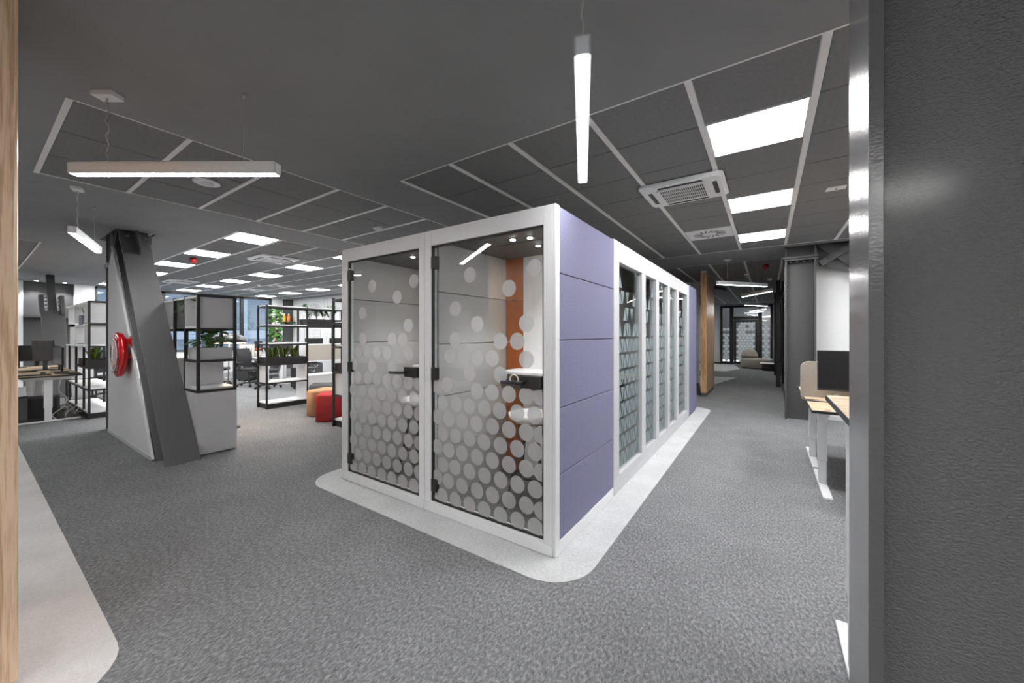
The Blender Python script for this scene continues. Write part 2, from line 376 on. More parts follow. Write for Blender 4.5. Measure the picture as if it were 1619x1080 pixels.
for k, (i, j) in enumerate([(1, 1), (4, 1), (7, 1)]):
    x1 = FF[1]-i*PXM; y0 = FF[2]+j*0.6+0.034
    ceiling_light(x1-PXM+0.006, x1-0.006, y0, y0+0.56, ('first', 'second', 'third')[k]+' light panel over the left desks, counted from the wood pillar', 'light panels over the left desks')
for k, (i, j) in enumerate(fill_lights_b):
    x1 = FB[1]-i*PX; y0 = FB[2]+j*0.6+0.034
    ceiling_light(x1-PX+0.006, x1-0.006, y0, y0+0.56, ('right', 'middle', 'left')[k % 3]+(' added fill panel of the far row' if k < 3 else ' added fill panel of the near row')+' in the ceiling behind the viewpoint', 'added fill panels behind the viewpoint')

# ---------------------------------------------------------------- air conditioners, diffusers, detectors
def air_con(cx, cy, label, sx=0.76, sy=0.66):
    t = thing('air_conditioner', label, 'air conditioner', (cx, cy, ZC-0.035), 0, 'white ceiling cassette air conditioners')
    z0 = -0.008
    b = MB()
    b.rrect(-sx/2, sx/2, -sy/2, sy/2, z0+0.012, z0+0.042, 0.05)
    b.rrect(-sx/2+0.02, sx/2-0.02, -sy/2+0.02, sy/2-0.02, z0, z0+0.012, 0.04)
    b.build('body', M['white'], t, 0.006)
    g = MB(); gx, gy = 0.2, 0.19
    MB().box(-gx, gx, -gy, gy, z0-0.004, z0).build('grille_backing', M['black'], t)
    for k in range(23): x = -gx+0.4*k/22; g.box(x-0.0025, x+0.0025, -gy, gy, z0-0.01, z0-0.003)
    for k in range(5): y = -gy+0.38*k/4; g.box(-gx, gx, y-0.004, y+0.004, z0-0.011, z0-0.004)
    for a in (-1, 1):
        g.box(a*gx, a*(gx+0.025), -gy, gy, z0-0.012, z0); g.box(-gx-0.025, gx+0.025, a*gy, a*(gy+0.02), z0-0.012, z0)
    g.build('intake_grille', M['white'], t)
    for a in (-1, 1):
        v = MB().box(-0.2, 0.2, a*0.235, a*0.275, z0-0.003, z0+0.001).build('air_outlet', M['darkgrey'], t)
        MB().box(-0.2, 0.2, a*0.252, a*0.262, z0-0.008, z0-0.002).build('louvre', M['chrome_dark'], v)
        v = MB().box(a*0.275, a*0.315, -0.17, 0.17, z0-0.003, z0+0.001).build('air_outlet', M['darkgrey'], t)
        MB().box(a*0.29, a*0.302, -0.17, 0.17, z0-0.008, z0-0.002).build('louvre', M['chrome_dark'], v)
    return t
air_con(-0.71, 4.19, 'white ceiling cassette air conditioner with slotted grille over the right walkway')
a = air_con(-8.03, 3.44, 'white ceiling cassette air conditioner over the tall black shelves')
b_ = air_con(-13.6, 3.44, 'white ceiling cassette air conditioner by the slanted brace, near the windows')
def swirl(x0, x1, y0, y1, label):
    cx, cy = (x0+x1)/2, (y0+y1)/2
    t = thing('air_diffuser', label, 'vent', (cx, cy, ZC-0.002), 0, 'white swirl air diffusers')
    MB().box((x0-x1)/2, (x1-x0)/2, (y0-y1)/2, (y1-y0)/2, -0.002, 0.01).build('plate', M['white'], t)
    for k in range(16):
        a = 2*PI*k/16; d = Vector((math.cos(a), math.sin(a), 0)); n = Vector((math.cos(a+0.5), math.sin(a+0.5), 0))
        MB().bar(d*0.10+Vector((0, 0, -0.003)), d*0.10+n*0.12+Vector((0, 0, -0.003)), 0.015, 0.004).build('slot', M['black'], t)
    return t
swirl(-1.01+0.004, -0.414, FR[2]+6*PYR+0.005, FR[2]+7*PYR-0.005, 'white swirl air diffuser in the ceiling past the right air conditioner')
for i, lab in ((9, 'white swirl air diffuser over the wall with line drawings'), (12, 'white swirl air diffuser over the plants by the windows')):
    x1 = FM[1]-i*PXM; y0 = FM[2]+5*PYM+0.034
    swirl(x1-PXM+0.006, x1-0.006, y0, y0+PYM-0.04, lab)
def detector(x, y, label, name='smoke_detector'):
    t = thing(name, label, 'smoke detector', (x, y, ZC))
    MB().lathe([(0.055, 0), (0.055, -0.018), (0.03, -0.045), (0.012, -0.05)], n=20).build('housing', M['white'], t)
    MB().lathe([(0.058, 0.0), (0.058, -0.008)], n=20).build('base', M['white'], t)
detector(-12.6, 5.0, 'small white smoke detector on the open office ceiling')
def siren(x, y, label):
    t = thing('alarm_siren', label, 'fire alarm', (x, y, ZC))
    MB().lathe([(0.055, 0), (0.06, -0.03), (0.06, -0.075), (0.04, -0.09)], n=12).build('body', M['siren'], t)
    MB().lathe([(0.02, -0.09), (0.018, -0.11), (0.005, -0.12)], n=12).build('flasher', M['siren'], t)
siren(-9.3, 2.55, 'red ceiling alarm siren over the slanted brace and white shelf')
siren(-0.03, 9.7, 'dark red ceiling alarm siren over the corridor pendants')
# emergency light plate
t = thing('emergency_light', 'small flat white emergency light on the ceiling beside the steel column', 'emergency light', (0.58, 5.02, ZC))
MB().box(-0.08, 0.08, -0.055, 0.055, -0.012, 0.004).build('plate', M['white'], t, 0.003)
MB().lathe([(0.012, -0.012), (0.010, -0.018)], n=12).build('lens', M['darkgrey'], t)
for dx, dy, l in ((-0.42, 10.9, 'flat white disc detector above the second corridor pendant'), (0.05, 12.2, 'flat white disc detector deeper in the corridor ceiling')):
    detector(dx, dy, l)

# ---------------------------------------------------------------- pendants
def pendant(p, q, zb, label, grp, n_wire=1, canopy=0.12, w=0.06, h=0.075):
    """linear pendant from p to q (xy of the axis), underside at zb; canopy near fraction `canopy`."""
    p = Vector((*p, 0)); q = Vector((*q, 0)); L = (q-p).length; rz = math.atan2(q.y-p.y, q.x-p.x); c = (p+q)/2
    t = thing('pendant_light', label, 'pendant light', (c.x, c.y, zb), rz, grp)
    m = MB(); e = 0.008
    m.box(-L/2, L/2, -w/2, -w/2+e, 0.004, h).box(-L/2, L/2, w/2-e, w/2, 0.004, h).box(-L/2, L/2, -w/2, w/2, h-e, h)
    m.box(-L/2, -L/2+e, -w/2, w/2, 0.004, h).box(L/2-e, L/2, -w/2, w/2, 0.004, h)
    m.build('housing', M['white'], t)
    MB().box(-L/2+e, L/2-e, -w/2+e, w/2-e, 0.002, 0.012).build('diffuser', M['pend_light'], t)
    xa = -L/2+canopy*L; top = ZC-zb
    MB().box(xa-0.065, xa+0.065, -0.04, 0.04, top-0.03, top).build('canopy', M['white'], t, 0.003)
    cab = [(xa+0.006*math.sin(k*1.9), 0.006*math.cos(k*1.7), h+(top-0.03-h)*k/14) for k in range(15)]
    cab[0] = (xa, 0, h-0.002); cab[-1] = (xa, 0, top-0.028)
    MB().tube(cab, 0.0035, 6).build('power_cable', M['cable'], t)
    MB().tube([(xa+0.004, 0, h-0.002), (xa+0.004, 0, top-0.028)], 0.0012, 5).build('suspension_wire', M['chrome'], t)
    xb = L/2-canopy*L
    MB().tube([(xb, 0, h-0.002), (xb, 0, top)], 0.0014, 5).build('suspension_wire', M['chrome'], t)
    MB().lathe([(0.008, top), (0.008, top-0.02), (0.003, top-0.035)], (xb, 0, 0), 10).build('wire_clip', M['chrome'], t)
    return t
GP = 'white linear pendant lights'
pendant((-3.57, 0.386), (-2.514, 1.106), 2.44, 'long white linear pendant hanging level across the upper left', GP, canopy=0.168)
pendant((-0.54, 1.235), (-1.0, 2.29), 2.44, 'long white linear pendant pointing at the viewer above the booth corner', GP, canopy=0.15)
pendant((-5.62, 0.60), (-6.72, 0.93), 2.44, 'small-looking white linear pendant hanging left of the slanted brace', GP, canopy=0.18)
pendant((-0.818, 8.42), (-0.011, 9.4), 2.44, 'nearest linear pendant in the corridor, beside the wood pillar', GP, canopy=0.2)
pendant((-0.541, 11.653), (0.084, 10.488), 2.44, 'second linear pendant along the corridor, tilted up to the right', GP, canopy=0.2)
pendant((-0.62, 14.9), (0.0, 15.9), 2.44, 'third linear pendant along the corridor', GP, canopy=0.2)
pendant((-0.60, 18.9), (-0.05, 17.7), 2.44, 'fourth linear pendant along the corridor, before the glazed door', GP, canopy=0.2)
pendant((-0.85, 20.4), (-0.15, 19.6), 2.44, 'farthest linear pendant in the corridor', GP, canopy=0.2)
# small wire support above the booths
t = thing('ceiling_hook', 'small white wire fixing on the tiles above the booths', 'wire fixing', (-4.49, 3.26, ZC))
MB().box(-0.06, 0.06, -0.03, 0.03, -0.03, 0).build('canopy', M['white'], t)
MB().tube([(0, 0, -0.03), (0, 0, -0.35)], 0.003, 6).build('wire', M['chrome'], t)
# round vent behind the left pendant
t = thing('ceiling_speaker', 'flat white disc on the tiles behind the left pendant', 'ceiling speaker', (-4.55, 1.35, ZC))
MB().lathe([(0.11, 0.0), (0.11, -0.012), (0.09, -0.02)], n=24).build('cover', M['white'], t)
MB().lathe([(0.06, -0.02), (0.055, -0.024)], n=24).build('ring', M['greywhite'], t)
#PART2
# ---------------------------------------------------------------- phone booths
dotsB = [(x/4.32+675, y/4.32+350) for x, y in [(283,365),(551,456),(727,314),(184,595),(333,702),(670,695),(184,813),(493,820),(608,820),(145,920),(240,925),(333,930),(438,936),(670,945),(281,1038),(493,1050)]] + \
 [(x/3.855+675, y/3.855+580) for x, y in [(113,110),(55,122),(297,147),(390,158),(491,169),(598,180),(690,190),(88,222),(170,230),(251,242),(343,255),(435,270),(543,284),(650,298),
 (55,305),(125,320),(207,336),(293,350),(391,366),(491,386),(598,403),(690,420),(88,410),(165,425),(251,442),(340,462),(440,483),(543,503),(653,524),
 (55,490),(125,510),(205,530),(297,553),(391,575),(491,600),(598,625),(690,650),(88,600),(163,618),(251,642),(343,667),(441,695),(543,722),(653,752),
 (55,675),(122,700),(205,730),(297,758),(391,787),(491,818),(598,850),(690,885),(85,790),(165,815),(251,845),(341,876),(441,910),(545,943),(653,982)]]
dotsA = [(x/5.4+545, y/5.4+400) for x, y in [(221,283),(579,238),(436,375),(140,513),(530,617),(391,738),(482,740),(141,735),(103,844),(183,848),(262,852),(347,857),(533,862),(66,950),(391,975),(220,965)]] + \
 [(x/5.146+545, y/5.146+580) for x, y in [(97,85),(173,93),(250,102),(330,112),(415,122),(505,132),(590,140),(58,187),(134,198),(210,210),(290,220),(372,235),(460,244),(550,258),
 (97,295),(172,310),(250,323),(331,337),(415,350),(505,367),(590,385),(60,393),(134,408),(210,424),(290,440),(372,457),(460,475),(550,494),
 (97,505),(170,523),(248,540),(330,560),(415,581),(505,603),(590,625),(60,597),(134,620),(210,640),(290,661),(372,685),(460,709),(552,734),
 (97,715),(170,736),(248,760),(330,784),(415,811),(505,838),(590,863),(60,808),(132,832),(207,857),(290,883),(372,910),(460,940),(552,973)]]
def door_xz(px, py, Y=2.155):                    # where a dot of the photo sits on the door plane y = Y
    l = (px-809.5)/592.0; s_, c_ = math.sin(YAW), math.cos(YAW)
    rx, ry = -s_+l*c_, c_+l*s_; t = Y/ry
    return rx*t, 1.45-(py-529.0)*t/592.0

Y0, Y1, ZT = 2.155, 3.262, 2.30
dot_me = None
def booth(xa, xb, xoa, xob, dots, label):
    global dot_me
    t = thing('phone_booth', label, 'phone booth', ((xa+xb)/2, (Y0+Y1)/2, 0))
    wl, wr = xa+0.06, xb-0.06
    za, zb = 0.09, 2.176
    # front frame pieces
    B(t).box(xa, xoa, Y0, Y0+0.07, 0.075, ZT).build('frame_post', M['white'], t, 0.004)
    B(t).box(xob, xb, Y0, Y0+0.07, 0.075, ZT).build('frame_post', M['white'], t, 0.004)
    B(t).box(xoa, xob, Y0, Y0+0.07, zb, ZT).build('frame_head', M['white'], t, 0.003)
    B(t).box(xa+0.001, xb-0.001, Y0-0.006, Y0+0.07, 0.006, 0.073).build('plinth', M['white'], t, 0.003)
    B(t).box(xoa, xob, Y0, Y0+0.07, 0.0735, za).build('threshold', M['white'], t)
    # shell
    B(t).box(xa+0.002, wl, Y0+0.07, Y1, 0.006, ZT-0.03).build('side_wall', M['greywhite'], t)
    B(t).box(wr, xb-0.002, Y0+0.07, Y1, 0.006, ZT-0.03).build('side_wall', M['greywhite'], t)
    B(t).box(wl, wr, Y1-0.05, Y1, 0.006, ZT-0.03).build('back_wall', M['greywhite'], t)
    B(t).box(wl, wr, Y0+0.07, Y1-0.05, 0.006, 0.05).build('booth_floor', M['booth_carpet'], t)
    rf = B(t).box(xa+0.002, xb-0.002, Y0+0.07, Y1, ZT-0.03, ZT).build('roof', M['greywhite'], t)
    cl = B(t).box(wl, wr, Y0+0.07, Y1-0.05, ZT-0.07, ZT-0.03).build('booth_ceiling', M['booth_dark'], t)
    B(t).box(wl+0.30, wl+0.85, Y0+0.50, Y0+0.515, ZT-0.073, ZT-0.069).build('air_slot', M['black'], cl)
    for k, (dx, dy) in enumerate([(0.62, 0.385), (0.77, 0.41), (0.69, 0.68)]):
        x, y = xa+dx, Y0+dy
        r = B(t).lathe([(0.038, ZT-0.069), (0.038, ZT-0.074), (0.028, ZT-0.074)], (x, y, 0), 20).build('downlight_ring', M['black'], cl)
        B(t).lathe([(0.022, ZT-0.0745), (0.022, ZT-0.078)], (x, y, 0), 16).build('downlight', M['spot_light'], cl)
        ld = bpy.data.lights.new('downlight_beam', 'SPOT'); ld.energy = 5.0; ld.spot_size = math.radians(95); ld.spot_blend = 0.8; ld.shadow_soft_size = 0.03
        lo = bpy.data.objects.new('downlight_beam', ld); C.objects.link(lo); lo.parent = cl; lo.location = (x-t.location.x, y-t.location.y, ZT-0.085)
    # wall panels with seams
    zs = [0.05, 0.485, 0.93, 1.37, 1.805, ZT-0.07]
    for i in range(5):
        z0, z1 = zs[i]+0.003, zs[i+1]-0.003
        B(t).box(wl+0.001, wl+0.03, Y0+0.075, Y1-0.052, z0, z1).build('felt_panel', M['booth_in'], t, 0.004)
        B(t).box(wr-0.03, wr-0.001, Y0+0.075, Y1-0.052, z0, z1).build('felt_panel', M['booth_in'], t, 0.004)
        tag(B(t).box(wl+0.031, wl+0.25, Y1-0.07, Y1-0.051, z0, z1).build('felt_panel', M['orange'], t, 0.004), 'burnt orange felt panel')
    B(t).box(wl+0.252, wr-0.031, Y1-0.075, Y1-0.051, 0.055, ZT-0.072).build('back_panel', M['booth_white'], t)
    # counter
    ct = B(t).box(wl+0.20, wr-0.031, Y1-0.42, Y1-0.076, 1.085, 1.11).build('counter', M['booth_white'], t, 0.004)
    B(t).box(wl+0.215, wr-0.032, Y1-0.405, Y1-0.385, 0.95, 1.084).build('apron', M['black_plastic'], ct)
    # door
    dr = B(t).box(xoa+0.016, xob-0.016, Y0+0.016, Y0+0.026, za+0.014, zb-0.014).build('glass_door', M['glass'], t)
    s_ = B(t)
    s_.box(xoa, xoa+0.013, Y0+0.012, Y0+0.035, za, zb).box(xob-0.013, xob, Y0+0.012, Y0+0.035, za, zb)
    s_.box(xoa, xob, Y0+0.012, Y0+0.035, za, za+0.012).box(xoa, xob, Y0+0.012, Y0+0.035, zb-0.014, zb)
    s_.build('door_seal', M['black'], t)
    for z in (2.035, 1.13, 0.22):
        B(t).box(xoa+0.003, xoa+0.065, Y0-0.002, Y0+0.034, z-0.05, z+0.05).build('hinge', M['black_plastic'], dr, 0.004)
    # handle
    xh = xob-0.012
    hp = B(t).box(xh-0.165, xh, Y0-0.012, Y0+0.015, 1.085, 1.17).build('handle_plate', M['black_plastic'], dr, 0.006)
    B(t).tube([(xh-0.13, Y0-0.01, 1.125), (xh-0.13, Y0-0.06, 1.125), (xh-0.15, Y0-0.068, 1.125), (xh-0.28, Y0-0.07, 1.122)], 0.0125, 10).build('door_handle', M['black_plastic'], dr)
    B(t).box(xoa+0.016, xob-0.016, Y0+0.006, Y0+0.014, 0.12, 0.128) 
    # frosted dots
    r = 0.060
    for px, py in dots:
        x, z = door_xz(px, py)
        lo, hi = xoa+0.018, xob-0.018
        zl, zh = za+0.016, zb-0.016
        if x-r < lo or x+r > hi or z-r < zl:
            pts = []
            for k in range(24):
                a = 2*PI*k/24; pts.append((min(max(x+r*math.cos(a), lo), hi), Y0+0.0148, min(max(z+r*math.sin(a), zl), zh)))
            if max(p[0] for p in pts)-min(p[0] for p in pts) < 0.02 or z < zl-0.03: continue
            o = B(t).prism(pts, (0, 0.001, 0)).build('frosted_dot', M['frost'], dr)
        else:
            if dot_me is None:
                dot_me = MB().prism([(r*math.cos(-2*PI*k/24), 0, r*math.sin(-2*PI*k/24)) for k in range(24)], (0, 0.001, 0)).build('frosted_dot', M['frost'], dr)
                o = dot_me; dot_me = o.data
            else: o = bpy.data.objects.new('frosted_dot', dot_me); C.objects.link(o); o.parent = dr
            o.location = (x-t.location.x, Y0+0.0148-t.location.y, z)
    return t
bA = booth(-3.552, -2.349, -3.453, -2.416, dotsA, 'left white phone booth with frosted dots on its glass door')
bB = booth(-2.345, -1.150, -2.273, -1.219, dotsB, 'right white phone booth with dotted glass door and lilac felt side')
# lilac felt side panels of the right booth
for i, (z0, z1) in enumerate([(0.088, 0.52), (0.52, 0.962), (0.962, 1.411), (1.411, 1.855), (1.855, 2.298)]):
    B(bB).box(-1.150, -1.132, 2.215, 3.262, z0+0.002, z1-0.002).build('felt_panel', M['felt'], bB, 0.006)['label'] = 'lilac felt outside panel'
B(bB).box(-1.150, -1.128, 2.155, 2.213, 0.006, ZT).build('corner_post', M['white'], bB, 0.004)
B(bB).box(-1.150, -1.130, 2.214, 3.262, 0.006, 0.086).build('side_plinth', M['white'], bB, 0.003)
# stools
def stool(x, y, rz, label, seat_mat):
    t = thing('bar_stool', label, 'stool', (x, y, 0.05), rz, 'white bar stools in the booths')
    h = 0.72
    MB().lathe([(0.06, h-0.05), (0.14, h-0.04), (0.185, h-0.005), (0.19, h+0.03), (0.175, h+0.028), (0.12, h+0.008), (0.01, h)], n=28).build('seat', seat_mat, t)
    for a in range(4):
        an = PI/4+a*PI/2; c, s_ = math.cos(an), math.sin(an)
        MB().tube([(c*0.10, s_*0.10, h-0.04), (c*0.15, s_*0.15, 0.35), (c*0.235, s_*0.235, 0)], 0.014, 8).build('leg', M['black_plastic'], t)
    ring = [(0.178*math.cos(PI/4+k*PI/2), 0.178*math.sin(PI/4+k*PI/2), 0.24) for k in range(5)]
    for k in range(4): MB().tube([ring[k], ring[k+1]], 0.008, 6).build('footrest', M['black_plastic'], t)
    MB().lathe([(0.12, h-0.055), (0.12, h-0.04)], n=16).build('seat_plate', M['black_plastic'], t)
stool(-1.62, 2.66, 0.25, 'white bar stool with black legs inside the right phone booth', M['booth_white'])
stool(-2.95, 2.66, 0.25, 'white bar stool with black legs inside the left phone booth', M['booth_white'])
# ring-shaped cable grommet / headphone ring hanging below the right booth counter
t = thing('headphones', 'white ring-shaped headset hanging under the right booth counter', 'headset', (-1.90, 2.82, 1.04))
MB().tube([(0.045*math.cos(2*PI*k/20), 0, 0.045*math.sin(2*PI*k/20)) for k in range(21)], 0.006, 8).build('band', M['paper'], t)
MB().lathe([(0.018, 0), (0.018, 0.012)], (0, 0.006, -0.02), 12, 'y').build('ear_pad', M['black_plastic'], t)

# ---------------------------------------------------------------- meeting pod with five side windows
t = thing('meeting_pod', 'long white meeting pod with five narrow side windows behind the booths', 'meeting pod', (-2.35, 5.2, 0)); pod = t
PY0, PY1 = 3.264, 7.14
wins = [(3.414, 4.175), (4.329, 4.81), (4.955, 5.455), (5.60, 6.075), (6.24, 6.96)]
X0, X1 = -3.552, -1.128
zs0, zs1 = 0.155, 2.12
# frame of the right side
B(t).box(X1-0.06, X1, PY0, PY1, 0.006, 0.085).build('plinth', M['white_pod_dimmed'], t, 0.003)
B(t).box(X1-0.06, X1, PY0, PY1, 0.087, zs0).build('bottom_rail', M['white_pod_dimmed'], t, 0.003)
B(t).box(X1-0.06, X1, PY0, PY1, zs1, ZT+0.005).build('top_rail', M['white_pod_dimmed'], t, 0.003)
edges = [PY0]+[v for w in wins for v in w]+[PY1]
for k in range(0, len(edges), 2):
    B(t).box(X1-0.06, X1, edges[k], edges[k+1], zs0+0.001, zs1-0.001).build('mullion', M['white_pod_dimmed'], t, 0.004)
for k, (a, b) in enumerate(wins):
    g = B(t).box(X1-0.045, X1-0.037, a+0.001, b-0.001, zs0+0.001, zs1-0.001).build('window_pane', M['glass_side'], t)
    f = B(t); xx = X1-0.0365
    w, h, gap = 0.148, 0.130, 0.026
    nc = int((b-a)/w)+1
    rnd = random.Random(40+k)
    for row in range(13):
        zb = zs0+0.03+row*(h+gap)
        dens = 1.0 if row < 8 else (0.62, 0.5, 0.36, 0.15, 0.06)[row-8]
        for cix in range(nc*2):
            if rnd.random() > dens: continue
            ya = a+0.006+(cix-1)*w*0.5
            up = (cix % 2 == 0)
            pts = [(ya, zb), (ya+w*0.70, zb), (ya+w*0.35, zb+h)] if up else [(ya, zb+h), (ya+w*0.35, zb), (ya+w*0.70, zb+h)]
            pts = [(min(max(p[0], a+0.004), b-0.004), p[1]) for p in pts]
            if max(p[0] for p in pts)-min(p[0] for p in pts) < 0.02: continue
            f.prism([(xx, p[0], p[1]) for p in pts], (0.0008, 0, 0))
    tag(f.build('triangle_film', M['frost_tri'], g), kind='stuff')
# shell
B(t).box(X0, X1-0.06, PY1-0.05, PY1, 0.006, ZT).build('end_wall', M['greywhite'], t)
B(t).box(X0, X0+0.06, PY0, PY1-0.05, 0.006, ZT).build('side_wall', M['greywhite'], t)
B(t).box(X0+0.06, X1-0.06, PY0, PY0+0.03, 0.006, ZT).build('partition', M['darkgrey'], t)
B(t).box(X0, X1-0.06, PY0, PY1, ZT+0.001, ZT+0.02).build('roof', M['greywhite'], t)
cl = B(t).box(X0+0.06, X1-0.06, PY0+0.03, PY1-0.05, ZT-0.05, ZT-0.001).build('pod_ceiling', M['booth_dark'], t)
B(t).box(X0+0.06, X1-0.06, PY0+0.03, PY1-0.05, 0.006, 0.05).build('pod_floor', M['booth_carpet'], t)
for i in range(5):
    z0, z1 = [0.05, 0.485, 0.93, 1.37, 1.805][i]+0.003, [0.485, 0.93, 1.37, 1.805, 2.25][i]-0.003
    for j in range(3):
        ya = PY0+0.04+j*1.26
        B(t).box(X0+0.062, X0+0.09, ya, ya+1.255, z0, z1).build('felt_panel', M['darkgrey'], t, 0.004)
pl = B(t).box(-2.6, -2.2, 4.4, 6.1, ZT-0.064, ZT-0.051).build('pod_lamp', M['white'], t)
B(t).box(-2.56, -2.24, 4.45, 6.05, ZT-0.068, ZT-0.0645).build('lamp_diffuser', emis('pod lamp light', (1, 0.98, 0.95), 1.2), pl)
# rounded lilac end screen
t = thing('felt_screen', 'tall lilac felt screen with rounded corner at the far end of the pod', 'screen', (-1.17, 7.6, 0))
pts = [(0, 7.142, 0.03), (0, 8.0, 0.03)] + [(0, 7.90+0.10*math.cos(a), 2.22+0.10*math.sin(a)) for a in [k*PI/12 for k in range(7)]] + [(0, 7.142, 2.32)]
B(t).prism([(-1.20, p[1], p[2]) for p in pts], (0.07, 0, 0)).build('panel', M['felt'], t, 0.01)
B(t).box(-1.19, -1.14, 7.2, 7.9, 0.004, 0.03).build('foot', M['black'], t)
# table and chairs inside the pod
t = thing('meeting_table', 'pale meeting table seen dimly inside the glazed pod', 'table', (-2.3, 5.2, 0.05))
MB().rrect(-0.45, 0.45, -1.3, 1.3, 0.70, 0.73, 0.08).build('tabletop', M['desk'], t, 0.004)
for sx in (-0.3, 0.3):
    for sy in (-1.0, 1.0): MB().box(sx-0.03, sx+0.03, sy-0.03, sy+0.03, 0, 0.70).build('leg', M['black'], t)

# ---------------------------------------------------------------- near steel column (right)
def h_column(name, label, x0, x1, y0, y1, z0, z1, tf, tw, mw, mf, grp=None):
    """H section: flanges normal to X, web normal to Y, cut into web, flange parts."""
    t = thing(name, label, 'column', ((x0+x1)/2, (y0+y1)/2, z0), 0, grp); ym = (y0+y1)/2
    B(t).box(x0, x0+tf, y0, y1, z0, z1).build('flange', mf, t, 0.002)
    B(t).box(x1-tf, x1, y0, y1, z0, z1).build('flange', mf, t, 0.002)
    B(t).box(x0+tf, x1-tf, ym-tw/2, ym+tw/2, z0, z1).build('web', mw, t)
    return t
near = h_column('steel_column', 'huge dark grey painted steel column at the right edge of the view', 0.2335, 0.72, 1.424, 1.724, 0, ZC, 0.032, 0.02, M['steel_peel'], M['steel_gloss'])

# far steel column with end plate, bolts
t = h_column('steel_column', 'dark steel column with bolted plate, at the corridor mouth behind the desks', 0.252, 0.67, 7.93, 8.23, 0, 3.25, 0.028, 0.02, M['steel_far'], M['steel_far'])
B(t).box(0.225, 0.70, 7.91, 8.25, 2.735, 2.775).build('splice_plate', M['steel_far'], t, 0.003)
B(t).box(0.235, 0.69, 7.92, 8.24, 2.70, 2.733).build('splice_plate', M['steel_far'], t, 0.003)
for k in range(4):
    B(t).lathe([(0.02, 0), (0.02, -0.03), (0.012, -0.032)], (0.33+k*0.088, 7.985, 2.70), 6).build('bolt', M['steel_far'], t)
for k in range(4):
    B(t).box(0.275, 0.28, 7.95+k*0.06, 7.99+k*0.06, 1.5, 1.52)
B(t).box(0.245, 0.2515, 7.94, 7.99, 0.5, 2.6).build('edge_strip', M['steel_gloss'], t)
# bracing with gusset to the right
t = thing('steel_brace', 'dark crossing steel braces and gusset under the ceiling right of the corridor column', 'brace', (1.0, 8.1, 2.5))
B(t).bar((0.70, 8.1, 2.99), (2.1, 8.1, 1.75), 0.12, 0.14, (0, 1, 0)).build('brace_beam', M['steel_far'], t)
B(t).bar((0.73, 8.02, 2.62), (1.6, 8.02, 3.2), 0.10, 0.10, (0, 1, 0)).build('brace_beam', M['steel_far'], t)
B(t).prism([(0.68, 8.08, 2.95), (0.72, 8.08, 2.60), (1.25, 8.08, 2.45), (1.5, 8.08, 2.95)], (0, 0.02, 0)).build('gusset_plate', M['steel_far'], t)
for x, z in ((0.83, 2.70), (0.98, 2.80), (1.13, 2.62)): B(t).lathe([(0.02, 0), (0.02, 0.05)], (x, 8.0, z), 6, 'y').build('bolt', M['steel_far'], t)

# ---------------------------------------------------------------- walls
struct('wall_right', MB().box(0.62, 4.0, 8.3, 8.45, 0, ZC), M['whitewall'])
struct('baseboard_right', MB().box(0.68, 4.0, 8.285, 8.3, 0, 0.07), M['greywhite'])
struct('wall_corridor_far', MB().box(-4.5, -1.93, 21.3, 21.45, 0, 3.3).box(0.22, 1.2, 21.3, 21.45, 0, 3.3).box(-1.93, 0.22, 21.3, 21.45, 2.86, 3.3), M['whitewall'])
struct('baseboard_far', MB().box(-4.5, -1.93, 21.285, 21.3, 0, 0.07), M['darkgrey'])
struct('wall_corridor_left', MB().box(-4.5, -1.60, 11.75, 11.9, 0, ZC), M['whitewall'])
struct('baseboard_left', MB().box(-4.5, -1.60, 11.735, 11.75, 0, 0.07), M['darkgrey'])
struct('wall_corridor_end', MB().box(-4.6, -4.5, 8.2, 21.45, 0, ZC), M['whitewall'])
struct('wall_back', MB().box(-18.5, 6, -8.0, -7.9, 0, ZC), M['whitewall'])
struct('wall_side', MB().box(3.9, 4.0, -7.9, 8.3, 0, ZC), M['whitewall'])
struct('wall_drawings', MB().box(-17.2, -4.5, 8.05, 8.2, 0, 3.2), M['whitewall'])
# window wall (left far): solid pieces and openings
WX = -17.0
struct('wall_left', MB().box(WX-0.2, WX, -7.9, 0.94, 0, 3.2).box(WX-0.2, WX, 1.87, 2.28, 0, 3.2).box(WX-0.2, WX, 2.28, 7.22, 0, 0.85)
       .box(WX-0.2, WX, 7.22, 8.05, 0, 3.2).box(WX-0.2, WX, 2.28, 7.22, 2.93, 3.2), M['whitewall'])
struct('trim_6', MB().box(WX-0.35, WX-0.2, 0.90, 1.91, 0, 3.1), M['darkgrey'])      # dark niche back
struct('trim_7', MB().box(WX-0.2, WX+0.10, 0.95, 1.86, 1.93, 1.99), M['darkgrey'])
for y, l in ((1.15, 'small downlight washing the left half of the dark niche'), (1.66, 'small downlight washing the right half of the dark niche')):
    t = thing('downlight', l, 'downlight', (-16.75, y, ZC)); MB().lathe([(0.05, 0), (0.05, -0.01), (0.04, -0.012)], n=16).build('ring', M['white'], t); MB().lathe([(0.035, -0.0125), (0.035, -0.014)], n=16).build('lens', M['panel_light'], t)
    ld = bpy.data.lights.new('niche_beam', 'SPOT'); ld.energy = 14; ld.spot_size = math.radians(75); ld.spot_blend = 0.7; ld.shadow_soft_size = 0.03
    lo = bpy.data.objects.new('niche_beam', ld); C.objects.link(lo); lo.parent = t; lo.location = (0, 0, -0.03); lo.rotation_euler = (0, math.radians(28), 0)
t = thing('column_casing', 'dark flat column casing between the window pillar and the drawing wall', 'column', (-16.9, 7.85, 0))
B(t).box(WX, WX+0.06, 7.68, 8.04, 0, 2.94).build('front_board', M['darkgrey'], t)
B(t).box(WX, WX+0.05, 7.66, 7.68, 0, 2.94).build('side_trim', M['black'], t)
